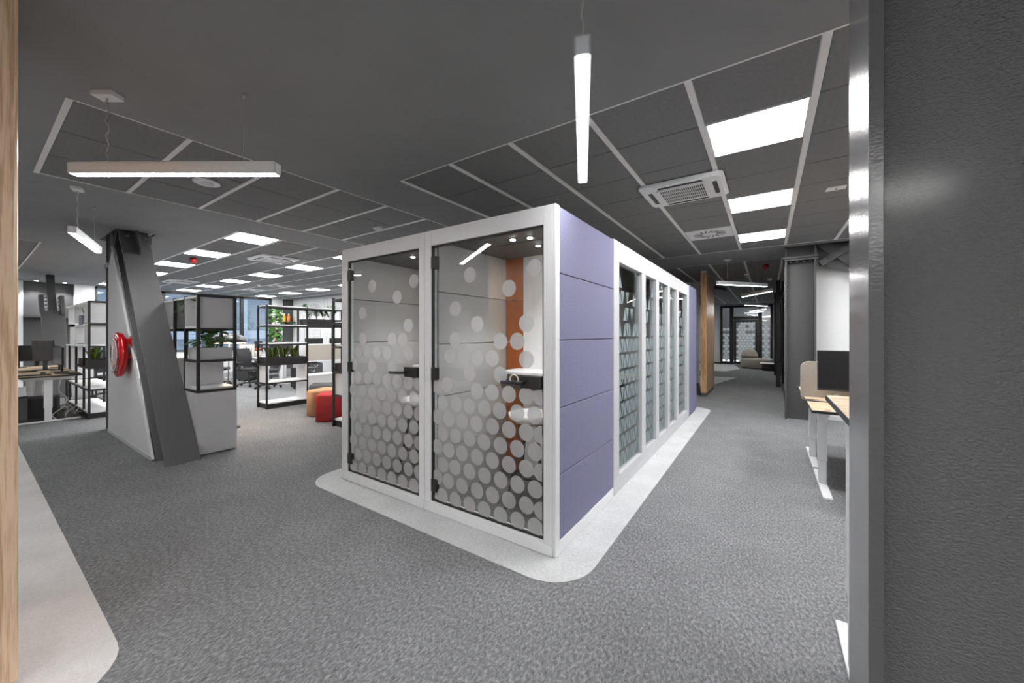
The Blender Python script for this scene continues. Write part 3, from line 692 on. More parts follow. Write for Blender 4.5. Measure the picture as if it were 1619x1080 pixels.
for k, (a, b) in enumerate([(2.28, 3.85), (3.85, 5.2), (5.2, 6.17), (6.17, 7.22)]):
    f = MB(); w = 0.05
    f.box(WX-0.12, WX+0.02, a, a+w, 0.85, 2.93).box(WX-0.12, WX+0.02, b-w, b, 0.85, 2.93).box(WX-0.12, WX+0.02, a, b, 0.85, 0.9).box(WX-0.12, WX+0.02, a, b, 2.86, 2.93)
    fr = struct('window_%d' % (k+1), f, M['black'])
    MB().box(WX-0.06, WX-0.05, a+w, b-w, 0.9, 2.86).build('pane', M['glass_win'], fr)
# building across the street
t = thing('office_building', 'blue-grey glazed building across the street behind the windows', 'building', (-26, 8, -4))
B(t).box(-27, -26, -8, 26, -4, 14).build('facade', M['facade'], t)
for k in range(14):
    y = -6+k*2.2; B(t).box(-26, -25.9, y, y+0.28, -4, 14).build('facade_pier', M['facade_light'], t)
for k in range(5):
    z = -2+k*3.2; B(t).box(-26, -25.92, -8, 26, z, z+0.5).build('floor_band', M['facade_light'], t)

# wall line drawings
t = thing('wall_drawing', 'thin black line drawings of machines and cups printed on the white back wall', 'mural', (-14.5, 8.04, 1.8)); WD = B(t)
def line(pts, w=0.008):
    for p, q in zip(pts, pts[1:]): WD.bar((p[0], 8.046, p[1]), (q[0], 8.046, q[1]), 0.004, w, (0, 0, 1)) if abs(p[1]-q[1]) < abs(p[0]-q[0]) else WD.bar((p[0], 8.046, p[1]), (q[0], 8.046, q[1]), w, 0.004, (0, 1, 0))
def rct(x, z, w, h): line([(x, z), (x+w, z), (x+w, z+h), (x, z+h), (x, z)])
for x in (-15.6, -15.4, -15.2, -15.0): rct(x, 2.35, 0.13, 0.32)
rct(-16.1, 1.95, 0.5, 0.3); rct(-15.5, 1.75, 0.45, 0.5); rct(-16.0, 1.3, 0.35, 0.5); rct(-15.3, 1.35, 0.55, 0.28)
rct(-14.55, 2.1, 0.42, 0.45); line([(-14.45, 2.55), (-14.5, 2.85), (-14.2, 2.85), (-14.25, 2.55)]); rct(-14.42, 2.3, 0.16, 0.1)
rct(-13.9, 1.6, 0.5, 0.85); line([(-13.7, 2.45), (-13.75, 2.8), (-13.3, 2.8), (-13.1, 2.0)])
line([(-14.3, 1.25), (-14.15, 1.5), (-14.45, 1.5), (-14.3, 1.25), (-14.3, 1.05)]); line([(-13.9, 1.25), (-13.8, 1.5), (-14.05, 1.5), (-13.9, 1.25), (-13.9, 1.05)])
rct(-13.0, 1.4, 0.6, 0.9); rct(-12.3, 1.9, 0.4, 0.5); rct(-12.9, 2.45, 0.3, 0.3); rct(-16.3, 2.4, 0.4, 0.25); line([(-15.9, 1.3), (-15.8, 0.9), (-15.4, 0.9), (-15.2, 1.35)])
tag(WD.build('line_art', mat('grey drawing ink', (0.2, 0.2, 0.2), 0.8), t), kind='stuff')

# ---------------------------------------------------------------- wood clad pillars
t = thing('wood_pillar', 'oak veneered wall end filling the left edge of the view', 'pillar', (-3.0, -0.5, 0))
B(t).box(-3.3, -2.56, -0.6, 0.13, 0.012, ZC-0.001).build('veneer_cladding', M['woodA'], t, 0.012)
B(t).box(-3.28, -2.58, -0.58, 0.11, 0.004, 0.012).build('base', M['black'], t)
t = thing('wood_pillar', 'tall walnut veneered wall end standing in the corridor beyond the pod', 'pillar', (-1.35, 10.6, 0))
B(t).box(-1.30, -1.17, 9.80, 11.3, 0.08, 2.90).build('veneer_cladding', M['woodB'], t, 0.004)
B(t).box(-1.29, -1.18, 9.81, 11.29, 0.0, 0.08).build('plinth', M['darkgrey'], t)
B(t).box(-1.29, -1.18, 9.81, 11.29, 2.90, ZC-0.001).build('top_trim', M['greywhite'], t)
# dark curved soffit behind the pillar
pts = [(-4.4, 12.2, ZC-0.09), (-4.4, 15.6, ZC-0.09)] + [(-2.6+1.5*math.cos(a), 14.0+1.7*math.sin(a), ZC-0.09) for a in [PI/2-k*PI/10 for k in range(11)]]
struct('trim_8', MB().prism(pts[::-1], (0, 0, 0.085)), M['darkgrey'])

# ---------------------------------------------------------------- corridor end: glazed door
YD = 21.28
def dx(px): 
    l = (px-809.5)/592.0; rx = -math.sin(YAW)+l*math.cos(YAW); ry = math.cos(YAW)+l*math.sin(YAW); return rx*YD/ry
fx = [-1.93, -1.82, -1.50, -1.36, -1.30, -0.42, -0.30, -0.20, 0.12, 0.22]
f = MB()
for a, b in ((-1.93, -1.83), (-1.53, -1.36), (-0.36, -0.20), (0.12, 0.22)): f.box(a, b, YD-0.05, YD+0.05, 0, 2.86)
f.box(-1.93, 0.22, YD-0.049, YD+0.049, 2.76, 2.859).box(-1.36, -0.36, YD-0.049, YD+0.049, 2.16, 2.32).box(-1.83, -1.53, YD-0.049, YD+0.049, 0, 0.12).box(-0.20, 0.12, YD-0.049, YD+0.049, 0, 0.12)
fr = struct('door_1', f, M['black'])
MB().box(-1.83, -1.53, YD-0.005, YD+0.005, 0.12, 2.76).build('pane', M['glass_side'], fr)
MB().box(-0.20, 0.12, YD-0.005, YD+0.005, 0.12, 2.76).build('pane', M['glass_side'], fr)
MB().box(-1.36, -0.36, YD-0.005, YD+0.005, 2.32, 2.76).build('pane', M['glass_side'], fr)
lf = MB().box(-1.35, -1.25, YD-0.04, YD+0.03, 0.02, 2.15).box(-0.47, -0.37, YD-0.04, YD+0.03, 0.02, 2.15).box(-1.25, -0.47, YD-0.04, YD+0.03, 2.05, 2.15).box(-1.25, -0.47, YD-0.04, YD+0.03, 0.02, 0.14).build('door_leaf', M['black'], fr)
MB().box(-1.25, -0.47, YD-0.01, YD, 0.14, 2.05).build('pane', M['glass_side'], lf)
MB().tube([(-0.42, YD-0.04, 1.05), (-0.42, YD-0.09, 1.05), (-0.54, YD-0.09, 1.05)], 0.012, 8).build('door_handle', M['black_plastic'], lf)
def hexes(x0, x1, zt, name, seed):
    g = MB(); r = 0.088; w = r*1.75; rnd = random.Random(seed); row = 0; z = 0.2
    while z < zt:
        for k in range(int((x1-x0)/w)+2):
            cx = x0+(k+(0.5 if row % 2 else 0))*w; 
            if cx+r*0.85 > x1+0.05 or cx-r*0.85 < x0-0.05: continue
            if z > 1.5 and rnd.random() < (z-1.4)*0.9: continue
            g.prism([(min(max(cx+r*0.93*math.sin(-a), x0), x1), YD-0.014, z+r*0.93*math.cos(a)) for a in [k2*PI/3 for k2 in range(6)]], (0, 0.002, 0))
        z += r*1.55; row += 1
    tag(g.build(name, M['frost_hex'], fr), kind='stuff')
hexes(-1.83, -1.53, 2.0, 'hexagon_film', 1); hexes(-1.25, -0.47, 2.05, 'hexagon_film', 2); hexes(-0.20, 0.12, 2.2, 'hexagon_film', 3)
# room behind the glazed door
ceiling_light(-1.9, -0.7, 22.4, 23.0, 'added fill panel in the room behind the glazed corridor door')  # unseen panels added to brighten the room seen through the door glass
ceiling_light(-0.6, 0.6, 23.8, 24.4, 'second added fill panel in the room behind the glazed corridor door')
ceiling_light(1.2, 1.8, 11.0, 11.6, 'added fill panel beyond the glass partition, nearer one')  # unseen pair added to throw light through the partition glass
ceiling_light(1.2, 1.8, 16.0, 16.6, 'added fill panel beyond the glass partition, farther one')
ceiling_light(-3.3, -2.7, 13.0, 13.6, 'added fill panel round the corner behind the walnut wall end')  # this and the next two: hidden panels added to lift the dark corridor
ceiling_light(-2.9, -2.3, 8.2, 8.8, 'added fill panel behind the meeting pod end screen')
ceiling_light(-3.3, -2.7, 18.0, 18.6, 'added fill panel in the recess left of the glazed corridor door')
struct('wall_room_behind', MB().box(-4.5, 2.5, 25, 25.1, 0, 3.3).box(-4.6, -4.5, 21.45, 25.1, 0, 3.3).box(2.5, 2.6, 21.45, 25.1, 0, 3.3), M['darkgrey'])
struct('wall_room_end', MB().box(3.1, 3.2, 21.45, 21.5, 0, ZC).box(1.2, 3.1, 21.3, 21.45, 0, ZC), M['whitewall'])
# lounge seat
t = thing('lounge_seat', 'rounded beige lounge seat with a low curved back before the glazed door', 'lounge seat', (-0.37, 19.2, 0), -0.05)
def blob(pts, z0, z1, r, mm, nm, par, sh=0.14):
    m = MB(); n = len(pts); cx = sum(p[0] for p in pts)/n; cy = sum(p[1] for p in pts)/n
    prof = [(0.93, z0), (1.0, z0+r*0.6)]+[(1-sh*(1-math.cos(a)), z1-r+r*math.sin(a)) for a in [k*PI/10 for k in range(6)]]
    vs = []; fs = []
    for s_, z in prof: vs += [(cx+(p[0]-cx)*s_, cy+(p[1]-cy)*s_, z) for p in pts]
    for i in range(len(prof)-1):
        for k in range(n): fs.append((i*n+k, i*n+(k+1) % n, (i+1)*n+(k+1) % n, (i+1)*n+k))
    fs += [tuple(range(n-1, -1, -1)), tuple(range((len(prof)-1)*n, len(prof)*n))]
    m.add(vs, fs, True); return m.build(nm, mm, par)
ell = [(0.60*math.cos(a), 0.42*math.sin(a)) for a in [2*PI*k/28 for k in range(28)]]
blob(ell, 0.03, 0.42, 0.08, M['beige'], 'seat_cushion', t)
blob([(-0.28+0.31*math.cos(2*PI*k/20), 0.16+0.20*math.sin(2*PI*k/20)) for k in range(20)], 0.36, 0.82, 0.32, M['beige'], 'backrest', t, 0.75)
MB().box(-0.5, 0.5, -0.2, 0.2, 0, 0.035).build('base', M['black'], t)
t = thing('low_table', 'low coffee table with white top and black base by the lounge seat', 'coffee table', (0.03, 18.2, 0))
MB().lathe([(0.27, 0.27), (0.28, 0.29), (0.27, 0.31)], n=32).build('tabletop', M['white'], t)
MB().lathe([(0.20, 0), (0.22, 0.04), (0.22, 0.27)], n=32).build('base', M['black'], t)
# glazed partition beyond the far column, along the corridor's right side
fr = thing('glass_partition', 'black framed glass partition running along the corridor right side', 'partition', (0.36, 13, 0))
for y in (8.5, 10.6, 12.9, 15.4, 18.0, 20.9): B(fr).box(0.33, 0.39, y, y+0.07, 0, ZC-0.002).build('post', M['black'], fr)
B(fr).box(0.335, 0.385, 8.5, 20.97, 2.45, 2.5).build('rail', M['black'], fr); B(fr).box(0.335, 0.385, 8.5, 20.97, 0.0, 0.08).build('rail', M['black'], fr)
for a, b in ((8.57, 10.6), (10.67, 12.9), (12.97, 15.4), (15.47, 18.0), (18.07, 20.9)): B(fr).box(0.355, 0.363, a, b, 0.08, 2.45).build('glass_pane', M['glass_side'], fr)
B(fr).box(0.315, 0.33, 10.3, 10.4, 1.35, 1.55).build('door_handle', M['black_plastic'], fr)
struct('wall_beyond_partition', MB().box(3.0, 3.1, 8.45, 21.45, 0, ZC), M['whitewall'])
for y in (12.6, 16.2):
    h_column('steel_column', 'slim black post beyond the glazed partition, %s' % ('nearer of two' if y < 14 else 'farther of two'), 0.20, 0.30, y, y+0.14, 0, ZC-0.001, 0.012, 0.01, M['black'], M['black'])

# ---------------------------------------------------------------- slanted brace with triangular wall (left)
t = thing('slanted_brace', 'broad dark steel H-beam brace leaning left over a white triangular panel', 'brace', (-5.5, 1.4, 0))
ax = Vector((-2.23, 0, 2.95)); ad = ax.normalized(); nrm = Vector((ad.z, 0, -ad.x))     # nrm: upper-right side of beam (+x,+z)
p0 = Vector((-5.43, 0, 0)); th = 0.29; L = ax.length+0.2
def slab(off0, off1, y0, y1, nm, m_, bev=0.002):
    a = -nrm*off0; c = -nrm*off1
    # polygon in XZ, clipped at the floor and above the ceiling
    def atz(o, z): q = p0+o; k = (z-q.z)/ad.z; return q+ad*k
    pts = [atz(a, 0.0), atz(c, 0.0), atz(c, 2.99), atz(a, 2.99)]
    B(t).prism([(p.x, y0, p.z) for p in pts], (0, y1-y0, 0)).build(nm, m_, t, bev)
slab(0.0, 0.022, 1.25, 1.56, 'flange', M['steel'])
slab(th-0.022, th, 1.25, 1.56, 'flange', M['steel'])
slab(0.022, th-0.022, 1.395, 1.41, 'web', M['steel'])
# head plate and stiffeners under the ceiling
hd = B(t)
hd.box(-7.72, -7.64, 1.27, 1.60, 2.80, 2.93).build('head_bracket', M['steel'], t, 0.004)
B(t).bar((-7.60, 1.42, 2.95), (-7.33, 1.42, 2.62), 0.02, 0.12, (1, 0, 0)).build('stiffener', M['steel'], t)
for y in (1.33, 1.52): B(t).lathe([(0.022, 0), (0.022, 0.05)], (-7.62, y, 2.86), 6, 'x').build('bolt', M['steel'], t)
B(t).bar((-7.76, 1.26, 2.96), (-7.88, 1.24, 2.66), 0.02, 0.05).build('stiffener', M['chrome_dark'], t)
t = h_column('steel_column', 'dark vertical steel column meeting the slanted brace', -8.40, -8.135, 1.24, 1.52, 0, 3.2, 0.02, 0.016, M['steel'], M['steel'])
B(t).box(-8.42, -8.12, 1.225, 1.239, 2.46, 2.53).build('splice_plate', M['chrome_dark'], t)
t = thing('triangular_panel', 'white triangular infill wall under the slanted steel brace', 'wall panel', (-7, 1.23, 0))
tri = [(-8.13, 0.015), (-5.835, 0.015), (-7.865, 2.69), (-7.90, 2.69), (-8.13, 2.45)]
B(t).prism([(p[0], 1.225, p[1]) for p in tri], (0, 0.016, 0)).build('board', M['whitewall'], t)
B(t).bar((-5.815, 1.228, 0.015), (-7.875, 1.228, 2.73), 0.03, 0.022, (0, 1, 0)).build('edge_trim', M['white'], t)
B(t).box(-8.13, -5.84, 1.215, 1.2245, 0.0, 0.045).build('base_trim', M['greywhite'], t)
# red disc sign
t = thing('disc_sign', 'round glossy red wall sign on the white triangular panel', 'sign', (-6.93, 1.135, 1.19))
MB().lathe([(0.262, -0.04), (0.287, -0.025), (0.29, 0.0), (0.287, 0.02), (0.262, 0.034)], n=40, axis='y').build('rim', M['red'], t)
fc = MB().lathe([(0.258, 0.032), (0.24, 0.042), (0.15, 0.054), (0.01, 0.058)], n=40, axis='y').build('face', mat('dark red glossy face', (0.30, 0.005, 0.012), 0.06, coat=1.0), t)
em = MB().prism([(0.05*s_[0]-0.0, -0.060, 0.16*s_[1]) for s_ in [(-0.5, -1), (0.5, -1), (0.85, -0.8), (0.85, 0.1), (0.4, 0.6), (0.4, 1.0), (-0.4, 1.0), (-0.4, 0.6), (-0.85, 0.1), (-0.85, -0.8)]], (0, 0.02, 0)).build('pale_shape', M['paper'], fc)  # pale upright bottle-like outline on the sign face
MB().tube([(0.20*math.cos(2*PI*k/32), -0.049, 0.20*math.sin(2*PI*k/32)) for k in range(33)], 0.004, 6).build('ring', M['paper'], fc)
MB().box(0.12, 0.16, 0.03, 0.08, 0.13, 0.21).build('mounting_arm', M['red'], t)
MB().box(0.08, 0.19, 0.081, 0.088, 0.10, 0.24).build('mounting_plate', M['red'], t, 0.004)
MB().box(0.16, 0.19, 0.02, 0.088, -0.05, 0.0).build('mounting_arm', M['red'], t)
#PART3
# ---------------------------------------------------------------- shelving units
def unit(name, label, axis, cuts, b0, b1, z0, z1, rails, clean=99, inner_top=99):
    """open metal frame; cuts = post positions along the long axis; rails = {bay or 'all': [z...]}"""
    a0, a1 = cuts[0], cuts[-1]
    c = ((a0+a1)/2, (b0+b1)/2) if axis == 'x' else ((b0+b1)/2, (a0+a1)/2)
    t = thing(name, label, 'shelf', (c[0], c[1], 0))
    def bx(m, p0, p1, q0, q1, r0, r1): return m.box(p0, p1, q0, q1, r0, r1) if axis == 'x' else m.box(q0, q1, p0, p1, r0, r1)
    t_ = 0.030
    for a in cuts:
        for b in (b0, b1-t_): bx(B(t), a-t_/2, a+t_/2, b, b+t_, z0, min(z1, inner_top) if (b == b0 and a != a0) else z1).build('post', M['black'], t)
    for z, bays in rails:
        m = B(t)
        for k in range(len(cuts)-1):
            if bays != 'all' and k not in bays: continue
            lo, hi = min(cuts[k], cuts[k+1])+t_/2, max(cuts[k], cuts[k+1])-t_/2
            for b in ((b1-t_,) if z > clean else (b0, b1-t_)): bx(m, lo, hi, b, b+t_, z-t_/2, z+t_/2)
            for a in (cuts[k], cuts[k+1]): bx(m, a-t_/2+0.001, a+t_/2-0.001, b0+t_, b1-t_, z-t_/2, z+t_/2)
        m.build('rail', M['black'], t)
    t['axis_dummy'] = 0; del t['axis_dummy']
    def board(k0, k1, zz, m_=None, nm='shelf_board', th_=0.022, ins=0.0):
        lo, hi = min(k0, k1), max(k0, k1)
        return bx(B(t), lo+0.013, hi-0.013, b0+ins+0.002, b1-ins-0.002, zz, zz+th_).build(nm, m_ or M['white'], t)
    def upright(a, za, zb, nm='side_panel', m_=None, bb=None):
        q0, q1 = bb or (b0+0.002, b1-0.002)
        return bx(B(t), a-0.009, a+0.009, q0, q1, za, zb).build(nm, m_ or M['white'], t)
    def back(k0, k1, za, zb, b, nm='back_panel', m_=None):
        lo, hi = min(k0, k1), max(k0, k1)
        return bx(B(t), lo+0.013, hi-0.013, b, b+0.014, za, zb).build(nm, m_ or M['white'], t)
    return t, board, upright, back
def leafm(base, tip, w, n=5, droop=0.0, side=None):
    """flat tapered leaf from base to tip as a bent strip"""
    base, tip = Vector(base), Vector(tip); d = tip-base
    s_ = side or d.cross(Vector((0, 0, 1)))
    if s_.length < 1e-4: s_ = Vector((1, 0, 0))
    s_ = s_.normalized(); vs = []; fs = []
    for i in range(n):
        f = i/(n-1); p = base+d*f+Vector((0, 0, -droop*f*f)); ww = w*0.5*(0.35+1.3*math.sin(PI*min(0.97, f*0.85+0.12)))*(1 if f < 0.99 else 0.08)
        vs += [p-s_*ww+Vector((0, 0, 0.003)), p, p+s_*ww+Vector((0, 0, 0.003))]
    for i in range(n-1):
        a = i*3; fs += [(a, a+1, a+4, a+3), (a+1, a+2, a+5, a+4)]
    return vs, fs
def trough(cx, cy, z, lx, ly, h, m_, label, plant, cat='planter', n=3, seed=1, grp=None, mleaf=None):
    t = thing('planter', label, cat, (cx, cy, z), 0, grp)
    w = 0.012; m = MB()
    m.box(-lx/2, lx/2, -ly/2, -ly/2+w, 0, h).box(-lx/2, lx/2, ly/2-w, ly/2, 0, h).box(-lx/2, -lx/2+w, -ly/2+w, ly/2-w, 0, h).box(lx/2-w, lx/2, -ly/2+w, ly/2-w, 0, h)
    m.box(-lx/2+w, lx/2-w, -ly/2+w, ly/2-w, 0, w).build('trough', m_, t)
    MB().box(-lx/2+w, lx/2-w, -ly/2+w, ly/2-w, h-0.03, h-0.015).build('soil', M['soil'], t)
    rnd = random.Random(seed); long_x = lx > ly
    for k in range(n):
        f = (k+0.5)/n-0.5; px, py = (f*lx*0.85, 0) if long_x else (0, f*ly*0.85)
        g = MB(); g2 = MB()
        if plant == 'snake':
            for q in range(9):
                a = rnd.random()*6.28; r = rnd.uniform(0.01, 0.05); hh = rnd.uniform(0.14, 0.27); lean = rnd.uniform(0.03, 0.10)
                bb = Vector((px+r*math.cos(a), py+r*math.sin(a), h-0.02)); tt = bb+Vector((lean*math.cos(a), lean*math.sin(a), hh))
                sd = Vector((-math.sin(a+0.4), math.cos(a+0.4), 0))
                g2.add(*leafm(bb, tt, 0.052, 6, side=sd)); g.add(*leafm(bb+Vector((0.002, -0.003, 0)), tt+Vector((0.003, -0.004, -0.01)), 0.034, 6, side=sd))
                g.add(*leafm(bb+Vector((-0.003, 0.003, 0)), tt+Vector((-0.003, 0.004, -0.01)), 0.034, 6, side=sd))
            p = g.build('plant', M['leaf_dark'], t); g2.build('leaf_margin', M['leaf_yellow'], p)
        elif plant == 'zz':
            for q in range(4):
                a = rnd.random()*6.28; hh = rnd.uniform(0.18, 0.30); tip = Vector((px+0.12*math.cos(a), py+0.12*math.sin(a), h+hh)); bb = Vector((px, py, h-0.02))
                g.tube([bb, bb+(tip-bb)*0.5+Vector((0, 0, 0.03)), tip], 0.005, 5)
                for j in range(7):
                    f2 = 0.3+0.7*j/6; c = bb+(tip-bb)*f2+Vector((0, 0, 0.03*math.sin(PI*f2)))
                    for sgn in (-1, 1):
                        b3 = a+sgn*1.2; g.add(*leafm(c, c+Vector((0.065*math.cos(b3), 0.065*math.sin(b3), 0.025)), 0.032, 4))
            g.build('plant', mleaf or M['leaf_dark'], t)
        else:                                    # bushy trailing
            for q in range(22):
                a = rnd.random()*6.28; r = rnd.uniform(0.05, 0.17); hh = rnd.uniform(0.03, 0.24)
                c = Vector((px+r*math.cos(a), py+r*math.sin(a), h+hh)); bb = Vector((px+0.02*math.cos(a), py+0.02*math.sin(a), h-0.02))
                g.tube([bb, c], 0.002, 4)
                a2 = a+rnd.uniform(-0.7, 0.7); l = rnd.uniform(0.06, 0.11)
                g.add(*leafm(c, c+Vector((l*math.cos(a2), l*math.sin(a2), rnd.uniform(-0.02, 0.03))), l*0.62, 5, droop=0.03))
            g.build('plant', mleaf or M['leaf'], t)
    return t

# unit beside the slanted brace, on a white cabinet
xs_ = [-5.597, -6.04, -6.47, -6.94, -7.40]
t, board, upright, back = unit('shelf_unit', 'black framed shelf with white boxes on a white cabinet beside the slanted brace', 'x', xs_, 1.565, 1.965, 0.752, 1.93,
   [(1.918, 'all'), (1.513, 'all'), (1.13, [0]), (0.766, 'all')], clean=1.4)
B(t).box(-6.47, -5.583, 1.565, 1.968, 0.012, 0.75).build('base_cabinet', M['greywhite'], t, 0.003)
B(t).box(-6.9, -5.6, 1.58, 1.95, 0.0, 0.012).build('plinth', M['black'], t)
B(t).box(-7.9, -6.475, 1.565, 1.968, 0.012, 1.13).build('base_cabinet', M['greywhite'], t, 0.003)
for a, c in ((xs_[0], xs_[1]), (xs_[2], xs_[3])):
    for z in (1.527, 1.893): board(a, c, z, M['greywhite'])
    for x in (a-0.022 if a == xs_[0] else a-0.022, c+0.022): upright(x, 1.549, 1.893, m_=M['greywhite'])
board(xs_[1], xs_[2], 1.893, M['greywhite'])
board(xs_[0], xs_[1], 0.779, M['greywhite']); upright(xs_[1]+0.03, 0.802, 1.118, m_=M['greywhite'])
board(xs_[1], xs_[2], 0.779, M['greywhite'])
trough(-5.82, 1.765, 1.1425, 0.38, 0.34, 0.145, M['greywhite'], 'white planter with leafy green plants in the shelf beside the slanted brace', 'bush', n=3, seed=4)
trough(-6.255, 1.765, 1.526, 0.37, 0.34, 0.16, M['darkgrey'], 'dark grey planter with broad green leaves high in the shelf behind the slanted brace', 'bush', n=2, seed=9)

# tall freestanding unit, middle
cy_ = [3.315, 4.085, 4.86]
t, board, upright, back = unit('shelf_unit', 'tall black open shelf with planters and white boards in the middle of the office', 'y', cy_, -8.40, -7.99, 0.0, 2.03,
   [(1.99, 'all'), (1.615, 'all'), (1.25, [0]), (0.855, [0]), (0.49, [0])])
B(t).box(-8.398, -7.992, 3.33, 4.845, 0.0, 0.095).build('plinth', M['black'], t)
board(cy_[0], cy_[1], 2.003); board(cy_[1], cy_[2], 2.003); board(cy_[0], cy_[1], 1.628); board(cy_[0], cy_[1], 1.263); board(cy_[0], cy_[1], 0.503); board(cy_[0], cy_[1], 0.096)
upright(cy_[0]+0.025, 0.526, 0.842); upright(cy_[1]-0.025, 0.526, 0.842); upright(cy_[1]-0.025, 0.12, 0.475)
board(cy_[1], cy_[2], 0.096); back(cy_[1], cy_[2], 0.12, 0.56, -8.01); board(cy_[1], cy_[2], 0.561)
trough(-8.195, 3.70, 0.8675, 0.37, 0.73, 0.13, M['black'], 'black planter of yellow-edged snake plants on the tall middle shelf', 'snake', n=3, seed=3)
trough(-8.195, 4.475, 1.6275, 0.37, 0.73, 0.15, M['black'], 'black planter of dark glossy upright plants at the top of the tall middle shelf', 'zz', n=4, seed=5)
# unit partly hidden by the booths
cy_ = [3.31, 4.08, 4.85]
t, board, upright, back = unit('shelf_unit', 'black open shelf half hidden behind the left booth', 'y', cy_, -5.695, -5.29, 0.0, 2.03,
   [(1.99, 'all'), (1.615, 'all'), (1.25, 'all'), (0.855, 'all'), (0.49, 'all')])
B(t).box(-5.693, -5.292, 3.33, 4.835, 0.0, 0.095).build('plinth', M['black'], t)
for k in (0, 1):
    for z in (1.628, 1.263, 0.096): board(cy_[k], cy_[k+1], z)
    upright(cy_[k]+0.025, 0.503, 0.842)
trough(-5.49, 3.695, 0.8675, 0.36, 0.73, 0.13, M['black'], 'black empty-looking trough on the shelf half hidden by the left booth', 'zz', n=2, seed=8)

# left unit behind the triangular panel
xl = [-9.612, -10.11, -10.91, -11.70, -12.09]
t, board, upright, back = unit('shelf_unit', 'black and white shelf at the far left, behind the white triangular panel', 'x', xl, 1.207, 1.60, 0.0, 2.03,
   [(2.018, 'all'), (1.625, 'all'), (1.24, 'all'), (0.87, [0, 1]), (0.49, 'all')], clean=1.2, inner_top=1.24)
B(t).box(-12.08, -9.62, 1.209, 1.598, 0.0, 0.09).build('plinth', M['black'], t)
for z in (1.225, 1.615, 2.0): board(xl[0], xl[1], z, th_=0.026)
for za, zb in ((1.276, 1.612), (1.66, 1.985)):
    upright(xl[0]-0.002+0.0-0.02, za, zb, m_=M['greywhite']); back(xl[0], xl[1], za, zb, 1.225, m_=M['greywhite'])
    upright(xl[2]-0.03, za, zb)
upright(xl[3]-0.03, 1.66, 1.985); back(xl[2], xl[3], 1.253, 1.60, 1.225); [board(xl[k], xl[k+1], z, th_=0.026) for k in (1, 2, 3) for z in (1.225, 2.0)]; board(xl[1], xl[2], 1.60)
for k in range(3):
    board(xl[k], xl[k+1], 0.503); board(xl[k], xl[k+1], 0.092)
upright(xl[4]+0.03, 0.52, 1.22)
trough(-9.86, 1.40, 0.8825, 0.44, 0.34, 0.12, M['black'], 'black trough in the lower end of the far left shelf', 'none', n=0)
trough(-10.55, 1.40, 1.6375, 0.30, 0.34, 0.17, mat('slate blue planter', (0.12, 0.13, 0.16), 0.5), 'slate planter with snake plant at the top of the far left shelf', 'snake', n=2, seed=11)
trough(-10.5, 1.40, 0.8825, 0.5, 0.34, 0.12, M['black'], 'black planter with snake plants low in the far left shelf', 'snake', n=3, seed=12)
trough(-11.9, 1.40, 1.2525, 0.28, 0.34, 0.17, M['darkgrey'], 'grey planter with small green leaves at the far end of the left shelf', 'bush', n=1, seed=14)

# ---------------------------------------------------------------- poufs
def pouf(pts, loc, m_, label, h=0.45, r=0.06):
    t = thing('pouf', label, 'pouf', (loc[0], loc[1], 0))
    # rounded polygon
    out = []; n = len(pts)
    for i in range(n):
        p0, p, p1 = Vector(pts[i-1]), Vector(pts[i]), Vector(pts[(i+1) % n])
        a = p+(p0-p).normalized()*r; c = p+(p1-p).normalized()*r
        for k in range(5): f = k/4; out.append(((1-f)**2*a+2*f*(1-f)*p+f*f*c))
    prof = [(0.0, 0.012), (0.0, h-0.035), (0.008, h-0.015), (0.022, h-0.003), (0.04, h)]
    cx = sum(p.x for p in out)/len(out); cy = sum(p.y for p in out)/len(out); vs = []; fs = []; m = len(out)
    for ins, z in prof:
        for p in out:
            d = Vector((cx-p.x, cy-p.y)); d = d.normalized()*ins; vs.append((p.x+d.x-loc[0], p.y+d.y-loc[1], z))
    for i in range(len(prof)-1):
        for k in range(m): fs.append((i*m+k, i*m+(k+1) % m, (i+1)*m+(k+1) % m, (i+1)*m+k))
    fs += [tuple(range(m-1, -1, -1)), tuple(range((len(prof)-1)*m, len(prof)*m))]
    MB().add(vs, fs, True).build('cushion', m_, t)
    MB().add([(p.x*0.0+(p.x-cx)*0.94+cx-loc[0], (p.y-cy)*0.94+cy-loc[1], z) for z in (0, 0.012) for p in out], [tuple(range(m-1, -1, -1)), tuple(range(m, 2*m))]+[(k, (k+1) % m, m+(k+1) % m, m+k) for k in range(m)]).build('base', M['black'], t)
s_, c_ = math.sin(YAW), math.cos(YAW)
def cw(d, l): return Vector((-d*s_+l*c_, d*c_+l*s_))
pouf([cw(6.17, -3.25), cw(6.17, -2.72), cw(6.45, -2.55), cw(6.72, -2.95), cw(6.60, -3.35)], cw(6.4, -3.0), M['red_felt'], 'red felt pouf beside the left booth')
pouf([cw(6.72, -3.70), cw(6.55, -3.52), cw(6.85, -3.10), cw(7.2, -3.15), cw(7.18, -3.60)], cw(6.9, -3.4), M['orange_felt'], 'apricot felt pouf behind the red one')
pouf([cw(7.35, -4.00), cw(7.35, -3.35), cw(7.75, -3.2), cw(7.9, -3.7), cw(7.8, -4.15)], cw(7.6, -3.7), M['grey_felt'], 'grey felt pouf behind the apricot one')

